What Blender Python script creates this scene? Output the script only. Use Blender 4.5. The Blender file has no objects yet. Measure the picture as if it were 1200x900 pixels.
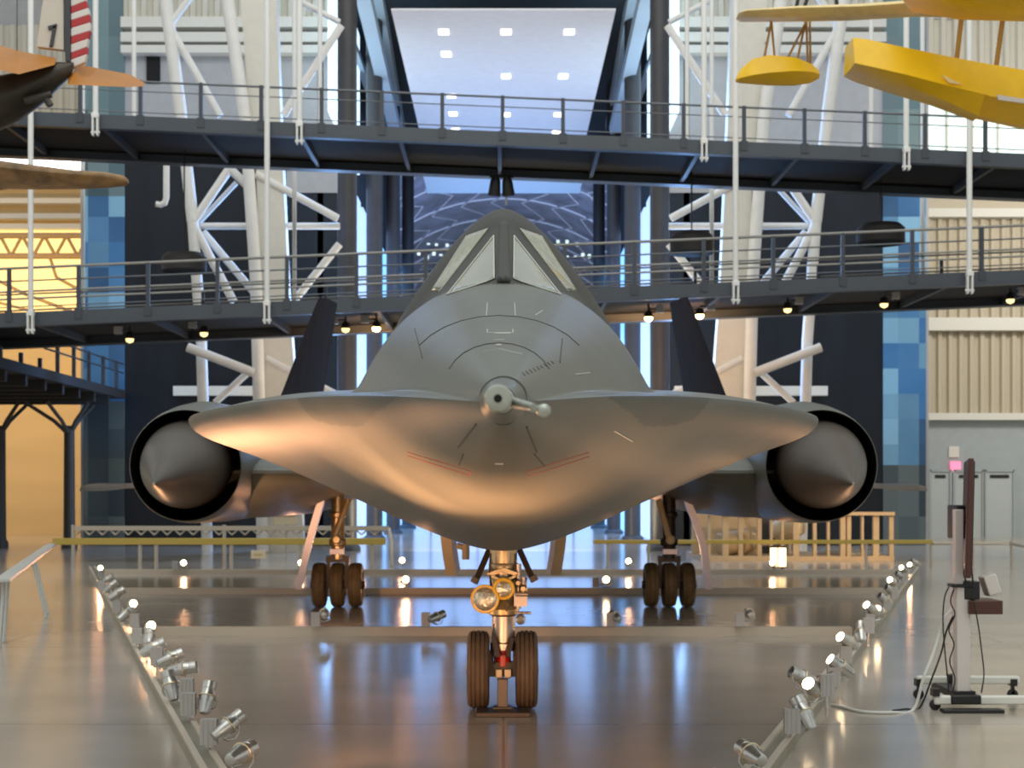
import bpy, math, random
from mathutils import Vector, Matrix
import numpy as np

random.seed(7)
scn = bpy.context.scene
C = scn.collection
F = 1805.0          # focal length in pixels of a 1200 px wide frame
CX, CY, H = 590.0, 578.0, 1.8

def P(u, v, D):
    """point at depth D seen at (u, v)"""
    return Vector(((u - CX) * D / F, D, H - (v - CY) * D / F))
def GX(u, D): return (u - CX) * D / F
def GZ(v, D): return H - (v - CY) * D / F

# ------------------------------------------------------------------ materials
MATS = {}
def mat(name, col, rough=0.5, metal=0.0, emit=None, estr=0.0, var=0.0, vscale=3.0, bump=0.0, bscale=40.0, coat=0.0, spec=0.5, stretch=None, alpha=None, trans=0.0):
    m = bpy.data.materials.new(name); m.use_nodes = True
    nt = m.node_tree; b = nt.nodes['Principled BSDF']
    b.inputs['Base Color'].default_value = (*col, 1)
    b.inputs['Roughness'].default_value = rough
    b.inputs['Metallic'].default_value = metal
    b.inputs['Specular IOR Level'].default_value = spec
    if coat: b.inputs['Coat Weight'].default_value = coat
    if trans: b.inputs['Transmission Weight'].default_value = trans
    if emit:
        b.inputs['Emission Color'].default_value = (*emit, 1)
        b.inputs['Emission Strength'].default_value = estr
    if var or bump:
        tc = nt.nodes.new('ShaderNodeTexCoord')
        src = tc.outputs['Object']
        if stretch:
            mp = nt.nodes.new('ShaderNodeMapping'); mp.inputs['Scale'].default_value = stretch
            nt.links.new(src, mp.inputs['Vector']); src = mp.outputs['Vector']
    if var:
        n = nt.nodes.new('ShaderNodeTexNoise'); n.inputs['Scale'].default_value = vscale; n.inputs['Detail'].default_value = 4
        nt.links.new(src, n.inputs['Vector'])
        r = nt.nodes.new('ShaderNodeValToRGB')
        r.color_ramp.elements[0].position = 0.3; r.color_ramp.elements[1].position = 0.7
        r.color_ramp.elements[0].color = (*[max(0, c * (1 - var)) for c in col], 1)
        r.color_ramp.elements[1].color = (*[min(1, c * (1 + var)) for c in col], 1)
        nt.links.new(n.outputs['Fac'], r.inputs['Fac']); nt.links.new(r.outputs['Color'], b.inputs['Base Color'])
    if bump:
        n2 = nt.nodes.new('ShaderNodeTexNoise'); n2.inputs['Scale'].default_value = bscale
        nt.links.new(src, n2.inputs['Vector'])
        bp = nt.nodes.new('ShaderNodeBump'); bp.inputs['Strength'].default_value = bump; bp.inputs['Distance'].default_value = 0.01
        nt.links.new(n2.outputs['Fac'], bp.inputs['Height']); nt.links.new(bp.outputs['Normal'], b.inputs['Normal'])
    MATS[name] = m
    return m

M_skin   = mat('skin_paint', (0.108, 0.112, 0.095), 0.40, var=0.12, vscale=1.6, bump=0.05, bscale=6, spec=0.45)
M_canopy = mat('canopy_paint', (0.022, 0.023, 0.019), 0.5, var=0.1, vscale=3)  # dark frames; the hood's shade is put into this colour too
M_chine  = mat('chine_paint', (0.055, 0.064, 0.058), 0.4, var=0.12, vscale=3)  # chine edge panel, with its shade put into the darker colour
M_fin    = mat('fin_paint', (0.030, 0.024, 0.028), 0.8, var=0.15, vscale=1.5, spec=0.12)
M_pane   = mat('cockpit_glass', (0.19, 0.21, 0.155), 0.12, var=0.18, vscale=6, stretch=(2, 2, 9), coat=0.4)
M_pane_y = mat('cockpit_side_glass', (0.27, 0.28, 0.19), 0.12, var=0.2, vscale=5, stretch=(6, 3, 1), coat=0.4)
M_seal   = mat('pane_seal', (0.55, 0.56, 0.5), 0.5)
M_black  = mat('inlet_black', (0.004, 0.004, 0.004), 0.6, spec=0.2)
M_spike  = mat('spike_paint', (0.075, 0.063, 0.053), 0.42, var=0.12, vscale=2)
M_probe  = mat('probe_metal', (0.42, 0.44, 0.38), 0.32, 0.6, var=0.15, vscale=20)
M_hole   = mat('dark_hole', (0.003, 0.003, 0.003), 0.8)
M_seam   = mat('panel_seam', (0.06, 0.062, 0.055), 0.6)
M_redm   = mat('red_marking', (0.30, 0.075, 0.05), 0.6)
M_white  = mat('white_marking', (0.42, 0.43, 0.40), 0.6)
M_tyre   = mat('tyre_rubber', (0.095, 0.070, 0.046), 0.7, var=0.2, vscale=8, bump=0.15, bscale=60)
M_tyre2  = mat('main_tyre_rubber', (0.16, 0.115, 0.055), 0.65, var=0.2, vscale=8)
M_hub    = mat('hub_metal', (0.10, 0.09, 0.08), 0.4, 0.6)
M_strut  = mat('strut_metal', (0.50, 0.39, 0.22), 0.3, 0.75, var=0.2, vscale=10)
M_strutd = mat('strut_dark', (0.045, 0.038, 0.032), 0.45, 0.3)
M_red    = mat('red_band', (0.45, 0.015, 0.012), 0.35)
M_cream  = mat('cream_block', (0.75, 0.68, 0.50), 0.5)
M_lampgl = mat('landing_light_glass', (0.75, 0.68, 0.5), 0.12, 0.85, bump=0.6, bscale=45, var=0.3, vscale=40)
M_yring  = mat('yellow_ring', (0.75, 0.48, 0.04), 0.35)
M_door   = mat('gear_door_beige', (0.62, 0.50, 0.30), 0.5, var=0.1)
M_doorw  = mat('gear_door_white', (0.62, 0.62, 0.72), 0.35, 0.3)
M_steel  = mat('brushed_steel', (0.42, 0.38, 0.34), 0.35, 0.8, var=0.1)
M_alum   = mat('cast_aluminium', (0.62, 0.61, 0.58), 0.28, 0.85, var=0.12, vscale=25)
M_box    = mat('ballast_grey', (0.52, 0.50, 0.48), 0.45, 0.3, var=0.06)
M_lensoff= mat('lens_unlit', (0.05, 0.045, 0.04), 0.1)
M_lenson = mat('lens_lit', (1, 0.85, 0.65), 0.3, emit=(1.0, 0.72, 0.42), estr=26)
M_collar = mat('lamp_collar', (0.75, 0.62, 0.42), 0.3, 0.8)
M_rail   = mat('light_rail', (0.30, 0.28, 0.21), 0.4, 0.4, var=0.1)
M_railt  = mat('light_rail_top', (0.62, 0.54, 0.44), 0.4, 0.15)
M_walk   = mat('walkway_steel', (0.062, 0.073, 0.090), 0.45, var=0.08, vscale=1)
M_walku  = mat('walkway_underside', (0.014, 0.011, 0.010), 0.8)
M_post   = mat('railing_post', (0.05, 0.058, 0.07), 0.5)
M_wire   = mat('railing_rail', (0.30, 0.29, 0.27), 0.45)
M_wired  = mat('railing_wire', (0.14, 0.15, 0.165), 0.45)
M_hang   = mat('hanger_white', (0.80, 0.79, 0.76), 0.45)
M_truss  = mat('truss_white', (0.78, 0.76, 0.73), 0.5, var=0.04)
M_trussc = mat('truss_cream', (0.72, 0.68, 0.60), 0.55, var=0.04)
M_col    = mat('column_dark', (0.045, 0.042, 0.045), 0.45, var=0.1)
M_dark   = mat('dark_glazed_wall', (0.009, 0.012, 0.017), 0.35, var=0.4, vscale=0.5, stretch=(2, 1, 0.3), spec=0.3)
M_grey   = mat('grey_wall', (0.42, 0.42, 0.43), 0.7, var=0.05)
M_corr   = mat('corrugated_white', (0.60, 0.57, 0.49), 0.6)
M_corrb  = mat('corrugated_beige', (0.50, 0.44, 0.33), 0.6)
M_ledge  = mat('ledge_white', (0.70, 0.68, 0.62), 0.6)
M_lower  = mat('lower_wall_grey', (0.36, 0.40, 0.41), 0.6, var=0.04)
M_ydoor  = mat('door_grey', (0.46, 0.50, 0.50), 0.5)
M_ywall  = mat('warm_wall', (0.62, 0.47, 0.25), 0.7, var=0.06, vscale=0.6, stretch=(0.3, 1, 2))
M_wtruss = mat('bay_truss_brown', (0.30, 0.22, 0.12), 0.6)
M_winw   = mat('window_daylight', (0.9, 0.9, 0.9), 0.3, emit=(0.95, 0.95, 1.0), estr=4.0)
M_yglow   = mat('window_amber', (0.8, 0.6, 0.3), 0.4, emit=(1.0, 0.66, 0.22), estr=1.3)
M_wint   = mat('window_teal', (0.7, 0.8, 0.75), 0.3, emit=(0.72, 0.92, 0.88), estr=0.9)
M_blue   = mat('blue_lit_glass', (0.2, 0.4, 0.8), 0.3, emit=(0.22, 0.56, 1.0), estr=1.5)
M_blue2  = mat('pale_blue_lit_glass', (0.6, 0.65, 0.9), 0.3, emit=(0.42, 0.64, 1.0), estr=1.1)
M_bluew  = mat('white_blue_window', (0.8, 0.9, 1), 0.3, emit=(0.62, 0.86, 1.0), estr=1.5)
M_soffit = mat('soffit_panel', (0.78, 0.77, 0.79), 0.6, var=0.03)
M_dlight = mat('downlight_lens', (1, 1, 0.95), 0.3, emit=(1, 0.98, 0.92), estr=3.0)
M_vault  = mat('vault_blue', (0.10, 0.13, 0.22), 0.6, var=0.35, vscale=0.3)
M_lattice= mat('vault_lattice', (0.42, 0.48, 0.62), 0.5)
M_beamb  = mat('passage_beam', (0.40, 0.48, 0.56), 0.5)
M_ceil   = mat('passage_ceiling', (0.025, 0.032, 0.04), 0.8)
M_yel    = mat('aircraft_yellow', (0.95, 0.56, 0.008), 0.35, var=0.06)
M_yels   = mat('wing_underside', (0.90, 0.68, 0.30), 0.5, var=0.12)
M_strut2 = mat('strut_ochre', (0.35, 0.17, 0.01), 0.5)
M_orange = mat('stabiliser_orange', (0.46, 0.165, 0.003), 0.45, var=0.08)
M_olive  = mat('fuselage_olive', (0.055, 0.045, 0.034), 0.38, 0.4, var=0.3, vscale=3)
M_finw   = mat('fin_cream', (0.66, 0.60, 0.52), 0.5)
M_stripr = mat('stripe_red', (0.48, 0.035, 0.04), 0.5)
M_stripw = mat('stripe_white', (0.76, 0.70, 0.66), 0.5)
M_navy   = mat('rudder_post_dark', (0.05, 0.055, 0.065), 0.5)
M_camo   = mat('mottled_wing', (0.32, 0.19, 0.08), 0.55, var=0.6, vscale=3.0)
M_exit   = mat('exit_sign', (0.9, 0.25, 0.4), 0.5, emit=(1.0, 0.22, 0.40), estr=0.9)
M_plac   = mat('placard_cream', (0.75, 0.62, 0.42), 0.6)
M_lantern= mat('lantern_lit', (1, 0.8, 0.5), 0.4, emit=(1.0, 0.70, 0.34), estr=3.0)
M_ybar   = mat('barrier_yellow', (0.48, 0.35, 0.08), 0.45, 0.3)
M_bar    = mat('barrier_metal', (0.48, 0.42, 0.34), 0.4, 0.4)
M_glasr  = mat('handrail_pale', (0.50, 0.53, 0.52), 0.35)
M_cartw  = mat('cart_white', (0.74, 0.68, 0.64), 0.4)
M_cartf  = mat('cart_foot_white', (0.78, 0.77, 0.70), 0.4)
M_plast  = mat('black_plastic', (0.012, 0.011, 0.011), 0.4)
M_screen = mat('screen_edge', (0.085, 0.028, 0.018), 0.35)
M_cabw   = mat('cable_white', (0.68, 0.68, 0.64), 0.5)
M_beige  = mat('display_beige', (0.55, 0.40, 0.24), 0.55, var=0.08)
M_bulb   = mat('bulb_amber', (1, 0.8, 0.4), 0.3, emit=(1.0, 0.70, 0.30), estr=2.0)
M_bulbon = mat('bulb_bright', (1, 0.8, 0.5), 0.3, emit=(1.0, 0.60, 0.26), estr=22)
M_deck   = mat('mezzanine_dark', (0.022, 0.018, 0.016), 0.7)
M_tree   = mat('tree_column', (0.055, 0.045, 0.034), 0.6)
M_drum   = mat('drum_dark', (0.05, 0.045, 0.045), 0.7)

def tile_mat(name, cols, sx, sz, rough=0.3, metal=0.35):
    m = bpy.data.materials.new(name); m.use_nodes = True
    nt = m.node_tree; b = nt.nodes['Principled BSDF']
    tc = nt.nodes.new('ShaderNodeTexCoord'); mp = nt.nodes.new('ShaderNodeMapping')
    mp.inputs['Scale'].default_value = (sx, 0.0, sz)
    nt.links.new(tc.outputs['Object'], mp.inputs['Vector'])
    fl = nt.nodes.new('ShaderNodeVectorMath'); fl.operation = 'FLOOR'
    nt.links.new(mp.outputs['Vector'], fl.inputs[0])
    wn = nt.nodes.new('ShaderNodeTexWhiteNoise'); wn.noise_dimensions = '3D'
    nt.links.new(fl.outputs[0], wn.inputs['Vector'])
    r = nt.nodes.new('ShaderNodeValToRGB'); r.color_ramp.interpolation = 'LINEAR'
    while len(r.color_ramp.elements) < len(cols): r.color_ramp.elements.new(0.5)
    for i, c in enumerate(cols):
        r.color_ramp.elements[i].position = i / (len(cols) - 1); r.color_ramp.elements[i].color = (*c, 1)
    nt.links.new(wn.outputs['Value'], r.inputs['Fac'])
    n = nt.nodes.new('ShaderNodeTexNoise'); n.inputs['Scale'].default_value = 0.7
    nt.links.new(tc.outputs['Object'], n.inputs['Vector'])
    mx = nt.nodes.new('ShaderNodeMix'); mx.data_type = 'RGBA'; mx.inputs[0].default_value = 0.18
    r2 = nt.nodes.new('ShaderNodeValToRGB')
    r2.color_ramp.elements[0].color = (*cols[0], 1); r2.color_ramp.elements[1].color = (*cols[-1], 1)
    nt.links.new(n.outputs['Fac'], r2.inputs['Fac'])
    nt.links.new(r.outputs['Color'], mx.inputs[6]); nt.links.new(r2.outputs['Color'], mx.inputs[7])
    nt.links.new(mx.outputs[2], b.inputs['Base Color'])
    b.inputs['Roughness'].default_value = rough; b.inputs['Metallic'].default_value = metal
    return m
M_tileb = tile_mat('blue_metal_tiles', [(0.015, 0.05, 0.14), (0.05, 0.20, 0.46), (0.13, 0.28, 0.42), (0.30, 0.56, 0.74)], 1.4, 1.15)  # blue light falling on the metal is put into these base colours
M_tileg = tile_mat('grey_metal_tiles', [(0.03, 0.045, 0.06), (0.09, 0.115, 0.125), (0.15, 0.175, 0.18), (0.10, 0.13, 0.12)], 1.4, 1.0)
M_tilet = tile_mat('teal_metal_tiles', [(0.05, 0.09, 0.11), (0.12, 0.20, 0.22), (0.22, 0.30, 0.30), (0.14, 0.2, 0.22)], 1.4, 0.4)

def floor_mat():
    m = bpy.data.materials.new('polished_concrete'); m.use_nodes = True
    nt = m.node_tree; b = nt.nodes['Principled BSDF']
    tc = nt.nodes.new('ShaderNodeTexCoord')
    n = nt.nodes.new('ShaderNodeTexNoise'); n.inputs['Scale'].default_value = 0.35; n.inputs['Detail'].default_value = 3
    n2 = nt.nodes.new('ShaderNodeTexNoise'); n2.inputs['Scale'].default_value = 0.9; n2.inputs['Detail'].default_value = 2
    nt.links.new(tc.outputs['Object'], n.inputs['Vector']); nt.links.new(tc.outputs['Object'], n2.inputs['Vector'])
    r = nt.nodes.new('ShaderNodeValToRGB')
    r.color_ramp.elements[0].position = 0.3; r.color_ramp.elements[1].position = 0.72
    r.color_ramp.elements[0].color = (0.47, 0.405, 0.335, 1); r.color_ramp.elements[1].color = (0.57, 0.50, 0.42, 1)
    nt.links.new(n.outputs['Fac'], r.inputs['Fac'])
    mx = nt.nodes.new('ShaderNodeMix'); mx.data_type = 'RGBA'; mx.blend_type = 'MULTIPLY'; mx.inputs[0].default_value = 0.3
    nt.links.new(r.outputs['Color'], mx.inputs[6]); nt.links.new(n2.outputs['Fac'], mx.inputs[7])
    # sawn control joints every 6 m
    br = nt.nodes.new('ShaderNodeTexBrick'); br.offset = 0.0
    br.inputs['Scale'].default_value = 1.0; br.inputs['Brick Width'].default_value = 6.0; br.inputs['Row Height'].default_value = 6.0
    br.inputs['Mortar Size'].default_value = 0.012
    br.inputs['Color1'].default_value = br.inputs['Color2'].default_value = (1, 1, 1, 1); br.inputs['Mortar'].default_value = (0.55, 0.55, 0.55, 1)
    nt.links.new(tc.outputs['Object'], br.inputs['Vector'])
    mx2 = nt.nodes.new('ShaderNodeMix'); mx2.data_type = 'RGBA'; mx2.blend_type = 'MULTIPLY'; mx2.inputs[0].default_value = 1.0
    nt.links.new(mx.outputs[2], mx2.inputs[6]); nt.links.new(br.outputs['Color'], mx2.inputs[7])
    nt.links.new(mx2.outputs[2], b.inputs['Base Color'])
    b.inputs['Roughness'].default_value = 0.17
    b.inputs['Specular IOR Level'].default_value = 0.7
    return m
M_floor = floor_mat()

# ------------------------------------------------------------------ mesh helpers
class MB:
    def __init__(s): s.v = []; s.f = []; s.mi = []; s.cur = 0
    def add(s, vs, fs):
        b = len(s.v); s.v.extend([tuple(x) for x in vs])
        for f in fs: s.f.append(tuple(b + i for i in f)); s.mi.append(s.cur)
        return s
    def box(s, c, size, rot=None):
        hx, hy, hz = size[0] / 2, size[1] / 2, size[2] / 2
        vs = [Vector((x * hx, y * hy, z * hz)) for z in (-1, 1) for y in (-1, 1) for x in (-1, 1)]
        if rot is not None: vs = [rot @ q for q in vs]
        c = Vector(c); vs = [q + c for q in vs]
        return s.add(vs, [(0, 2, 3, 1), (4, 5, 7, 6), (0, 1, 5, 4), (2, 6, 7, 3), (0, 4, 6, 2), (1, 3, 7, 5)])
    def bb(s, x0, x1, y0, y1, z0, z1):
        return s.box(((x0 + x1) / 2, (y0 + y1) / 2, (z0 + z1) / 2), (abs(x1 - x0), abs(y1 - y0), abs(z1 - z0)))
    def beam(s, p0, p1, w, d, up=(0, 1, 0)):
        """rectangular bar from p0 to p1; d along 'up'"""
        p0, p1 = Vector(p0), Vector(p1); z = (p1 - p0); L = z.length; z.normalize()
        y = Vector(up); y = (y - z * y.dot(z))
        if y.length < 1e-4: y = Vector((1, 0, 0)) - z * z.x
        y.normalize(); x = y.cross(z)
        R = Matrix((x, y, z)).transposed()
        return s.box((p0 + p1) / 2, (w, d, L), R)
    def tube(s, p0, p1, r0, r1=None, seg=12, cap=True):
        return s.poly([p0, p1], [r0, r0 if r1 is None else r1], seg, cap)
    def poly(s, pts, rads, seg=10, cap=True):
        pts = [Vector(p) for p in pts]
        if not hasattr(rads, '__len__'): rads = [rads] * len(pts)
        vs, fs = [], []
        t0 = (pts[1] - pts[0]).normalized()
        n = t0.orthogonal().normalized()
        for i, p in enumerate(pts):
            t = (pts[min(i + 1, len(pts) - 1)] - pts[max(i - 1, 0)])
            if t.length < 1e-9: t = t0
            t.normalize()
            n = (n - t * n.dot(t)).normalized(); bq = t.cross(n)
            for k in range(seg):
                a = 2 * math.pi * k / seg
                vs.append(p + (n * math.cos(a) + bq * math.sin(a)) * rads[i])
        for i in range(len(pts) - 1):
            for k in range(seg):
                a, b2 = i * seg + k, i * seg + (k + 1) % seg
                fs.append((a, b2, b2 + seg, a + seg))
        if cap:
            fs.append(tuple(reversed(range(seg)))); fs.append(tuple(range((len(pts) - 1) * seg, len(pts) * seg)))
        return s.add(vs, fs)
    def lathe(s, prof, o=(0, 0, 0), ax=(0, 0, 1), seg=32, capa=True, capb=True):
        """prof: (radius, distance along axis)"""
        o = Vector(o); ax = Vector(ax).normalized()
        n = ax.orthogonal().normalized(); b2 = ax.cross(n)
        vs, fs = [], []
        for r, h in prof:
            for k in range(seg):
                a = 2 * math.pi * k / seg
                vs.append(o + ax * h + (n * math.cos(a) + b2 * math.sin(a)) * max(r, 1e-5))
        for i in range(len(prof) - 1):
            for k in range(seg):
                a, c = i * seg + k, i * seg + (k + 1) % seg
                fs.append((a, c, c + seg, a + seg))
        if capa: fs.append(tuple(reversed(range(seg))))
        if capb: fs.append(tuple(range((len(prof) - 1) * seg, len(prof) * seg)))
        return s.add(vs, fs)
    def grid(s, rows, close=False):
        nr, nc = len(rows), len(rows[0])
        vs = [p for r in rows for p in r]; fs = []
        for i in range(nr - 1):
            for j in range(nc - (0 if close else 1)):
                a, b2 = i * nc + j, i * nc + (j + 1) % nc
                fs.append((a, b2, b2 + nc, a + nc))
        return s.add(vs, fs)
    def prism(s, poly, y0, y1):
        """polygon of (x, z) extruded from y0 to y1"""
        n = len(poly)
        vs = [(x, y0, z) for x, z in poly] + [(x, y1, z) for x, z in poly]
        fs = [tuple(range(n)), tuple(reversed(range(n, 2 * n)))]
        for i in range(n): j = (i + 1) % n; fs.append((i, i + n, j + n, j))
        return s.add(vs, fs)
    def solid(s, loops):
        """list of same-length vertex loops, lofted and capped"""
        n = len(loops[0]); vs = [p for l in loops for p in l]; fs = []
        for i in range(len(loops) - 1):
            for k in range(n):
                a, b2 = i * n + k, i * n + (k + 1) % n
                fs.append((a, b2, b2 + n, a + n))
        fs.append(tuple(reversed(range(n)))); fs.append(tuple(range((len(loops) - 1) * n, len(loops) * n)))
        return s.add(vs, fs)
    def build(s, name, mats, parent=None, smooth=35, bevel=0.0, fix=True):
        me = bpy.data.meshes.new(name)
        off = Vector(parent['_o']) if parent is not None and '_o' in parent else Vector((0, 0, 0))
        me.from_pydata([tuple(Vector(p) - off) for p in s.v], [], s.f)
        if not isinstance(mats, (list, tuple)): mats = [mats]
        for m in mats: me.materials.append(m)
        me.polygons.foreach_set('material_index', s.mi)
        if fix:
            import bmesh
            bm = bmesh.new(); bm.from_mesh(me); bmesh.ops.recalc_face_normals(bm, faces=bm.faces); bm.to_mesh(me); bm.free()
        if smooth:
            me.polygons.foreach_set('use_smooth', [True] * len(me.polygons))
            me.set_sharp_from_angle(angle=math.radians(smooth))
        me.update()
        o = bpy.data.objects.new(name, me); C.objects.link(o)
        if parent is not None:
            o.parent = parent
            if '_o' in parent: o['_o'] = parent['_o']
        if bevel:
            bv = o.modifiers.new('bevel', 'BEVEL'); bv.width = bevel; bv.segments = 2; bv.limit_method = 'ANGLE'
        return o

def thing(name, label, cat, loc=(0, 0, 0), group=None):
    o = bpy.data.objects.new(name, None); C.objects.link(o)
    o.location = loc; o.empty_display_size = 0.2
    o['_o'] = tuple(float(x) for x in loc)
    o['label'] = label; o['category'] = cat
    if group: o['group'] = group
    return o
def tag(o, label, cat, group=None, kind=None):
    o['label'] = label; o['category'] = cat
    if group: o['group'] = group
    if kind: o['kind'] = kind
    return o
def struct(o):
    o['kind'] = 'structure'; return o

def pchip(xs, ys):
    xs, ys = list(map(float, xs)), list(map(float, ys)); n = len(xs)
    h = [xs[i + 1] - xs[i] for i in range(n - 1)]; d = [(ys[i + 1] - ys[i]) / h[i] for i in range(n - 1)]
    m = [0.0] * n; m[0] = d[0]; m[-1] = d[-1]
    for i in range(1, n - 1):
        if d[i - 1] * d[i] > 0:
            w1, w2 = 2 * h[i] + h[i - 1], h[i] + 2 * h[i - 1]
            m[i] = (w1 + w2) / (w1 / d[i - 1] + w2 / d[i])
    def f(x):
        if x <= xs[0]: return ys[0]
        if x >= xs[-1]: return ys[-1]
        i = 0
        while x > xs[i + 1]: i += 1
        t = (x - xs[i]) / h[i]
        return ((1 + 2 * t) * (1 - t) ** 2 * ys[i] + t * (1 - t) ** 2 * h[i] * m[i] + t * t * (3 - 2 * t) * ys[i + 1] + t * t * (t - 1) * h[i] * m[i + 1])
    return f
def smax(a, b, k):
    if k <= 0: return max(a, b)
    h = max(k - abs(a - b), 0.0) / k
    return max(a, b) + h * h * k * 0.25

# ------------------------------------------------------------------ camera, world
cam = bpy.data.cameras.new('camera'); co = bpy.data.objects.new('camera', cam); C.objects.link(co)
co.location = (0, 0, H); co.rotation_euler = (math.pi / 2, 0, 0)
cam.sensor_width = 36; cam.sensor_fit = 'HORIZONTAL'; cam.lens = F / 1200 * 36
cam.shift_x = (600 - CX) / 1200; cam.shift_y = (CY - 450) / 1200
cam.clip_end = 400; cam.clip_start = 0.05
cam.dof.use_dof = True; cam.dof.focus_distance = 6.3; cam.dof.aperture_fstop = 6.0
scn.camera = co
scn.view_settings.view_transform = 'Standard'; scn.view_settings.look = 'None'
scn.view_settings.gamma = 1; scn.view_settings.exposure = 0.0; scn.view_settings.use_curve_mapping = False
scn.cycles.use_denoising = True
scn.cycles.max_bounces = 6; scn.cycles.sample_clamp_indirect = 3; scn.cycles.sample_clamp_direct = 30; scn.cycles.caustics_reflective = False; scn.cycles.caustics_refractive = False

w = bpy.data.worlds.new('hangar_ambient'); scn.world = w; w.use_nodes = True
bg = w.node_tree.nodes['Background']; bg.inputs['Color'].default_value = (0.86, 0.90, 0.88, 1); bg.inputs['Strength'].default_value = 0.68

def area(name, loc, target, size, power, col):
    l = bpy.data.lights.new(name, 'AREA'); l.energy = power; l.color = col
    l.shape = 'RECTANGLE'; l.size, l.size_y = size
    o = bpy.data.objects.new(name, l); C.objects.link(o); o.location = loc
    o.rotation_euler = (Vector(target) - Vector(loc)).to_track_quat('-Z', 'Y').to_euler()
    return o
def spot(name, loc, target, power, col, ang=50, blend=0.6, size=0.05):
    l = bpy.data.lights.new(name, 'SPOT'); l.energy = power; l.color = col
    l.spot_size = math.radians(ang); l.spot_blend = blend; l.shadow_soft_size = size
    o = bpy.data.objects.new(name, l); C.objects.link(o); o.location = loc
    o.rotation_euler = (Vector(target) - Vector(loc)).to_track_quat('-Z', 'Y').to_euler()
    return o
WARM = (1.0, 0.47, 0.22)

# ================================================================== THE AIRCRAFT
# forebody: heights over plan position (x, D); D is the distance from the camera
W_ = pchip([4.2, 4.5, 5, 5.5, 6, 7, 8, 9, 9.8, 10.4, 11, 12, 14, 19, 24, 30, 34, 36],
           [.065, .18, .37, .58, .79, 1.16, 1.50, 1.80, 2.00, 2.12, 2.19, 2.23, 2.21, 2.12, 2.0, 1.5, .8, .1])
ZC_ = pchip([4.2, 5, 6, 8, 10, 13, 20, 36], [2.05, 2.115, 2.172, 2.238, 2.278, 2.28, 2.2, 2.4])
ZT_ = pchip([4.2, 5, 6, 7, 8, 9.3, 11, 13, 20, 30, 36], [2.12, 2.295, 2.49, 2.675, 2.85, 3.06, 3.29, 3.34, 3.2, 2.9, 2.45])
R_  = pchip([4.2, 5, 6, 7, 8, 9.3, 11, 13, 20, 30, 36], [.068, .25, .43, .585, .72, .88, 1.02, 1.08, .95, .6, .06])
ZB_ = pchip([4.2, 5, 6, 7, 8, 9.5, 11, 13, 18, 24, 30, 36], [1.985, 1.86, 1.72, 1.62, 1.535, 1.445, 1.40, 1.36, 1.4, 1.45, 1.7, 2.35])
A_  = pchip([4.2, 5, 7, 9, 11, 13, 20, 36], [.0, .015, .03, .08, .26, .31, .3, .05])
Q_  = pchip([4.2, 6, 8, 9, 10, 12, 20, 36], [2.0, 1.75, 1.3, 1.15, 1.06, 1.03, 1.3, 2.0])
E_  = pchip([4.2, 5, 6, 8, 10, 13, 36], [.0, .012, .03, .06, .085, .085, .05])
ZH_ = pchip([9.3, 10.0, 10.75, 11.05, 11.4, 12, 13, 15, 18, 22, 36], [3.06, 3.345, 3.655, 3.80, 3.90, 3.915, 3.88, 3.72, 3.5, 3.25, 2.4])
HP_ = pchip([9.3, 10.75, 11.3, 36], [1.06, 1.2, 1.5, 1.6])
HC_ = pchip([9.3, 10, 10.75, 11.4, 13, 36], [.62, .82, 1.12, 1.30, 1.32, 1.6])
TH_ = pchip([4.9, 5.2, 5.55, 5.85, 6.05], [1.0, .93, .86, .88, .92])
def base_up(x, D):
    x = abs(x); wv = W_(D); R = R_(D); zc = ZC_(D); t = min(x / wv, 1)
    ch = zc + A_(D) * (1 - t ** 5)
    cz = ZT_(D) - R
    xr = min(x, 0.97 * R)
    ci = cz + math.sqrt(R * R - xr * xr) - max(0, x - 0.97 * R) * 4
    z = smax(ci, ch, 0.30 * min(1, R / .9))
    e = max(0, (t - 0.97) / 0.03)
    if t > 0.97: z = z * (1 - e) + zc * e
    return z + .08 * E_(D) * t * t * math.sqrt(max(0, 1 - t ** 10))
def hump(x, D):
    if D < 9.28: return -9
    return ZH_(D) - HC_(D) * ((x * x + 0.0009) ** 0.5 - 0.03) ** HP_(D) - 7 * max(0, abs(x) - .74) ** 2 if abs(x) > 1e-6 else ZH_(D)
def z_up(x, D): return smax(base_up(x, D), hump(x, D), 0.015 if D < 11 else 0.08)
def z_lo(x, D):
    t = min(abs(x) / W_(D), 1); zb = ZB_(D)
    return zb + (ZC_(D) - zb) * (((t * t + .01) ** .5 - .1) / .905) ** Q_(D) - 1.2 * E_(D) * t ** 7 * math.sqrt(max(0, 1 - t ** 14))
def hit(u, v, d0=4.2, d1=16.0):
    """where the sight line through (u, v) meets the forebody"""
    D = d0
    while D < d1:
        p = P(u, v, D)
        if abs(p.x) < W_(D) and z_lo(p.x, D) < p.z < z_up(p.x, D):
            a, b2 = D - 0.02, D
            for _ in range(14):
                m = (a + b2) / 2; q = P(u, v, m)
                if abs(q.x) < W_(m) and z_lo(q.x, m) < q.z < z_up(q.x, m): b2 = m
                else: a = m
            return P(u, v, a)
        D += 0.02
    return None

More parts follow.
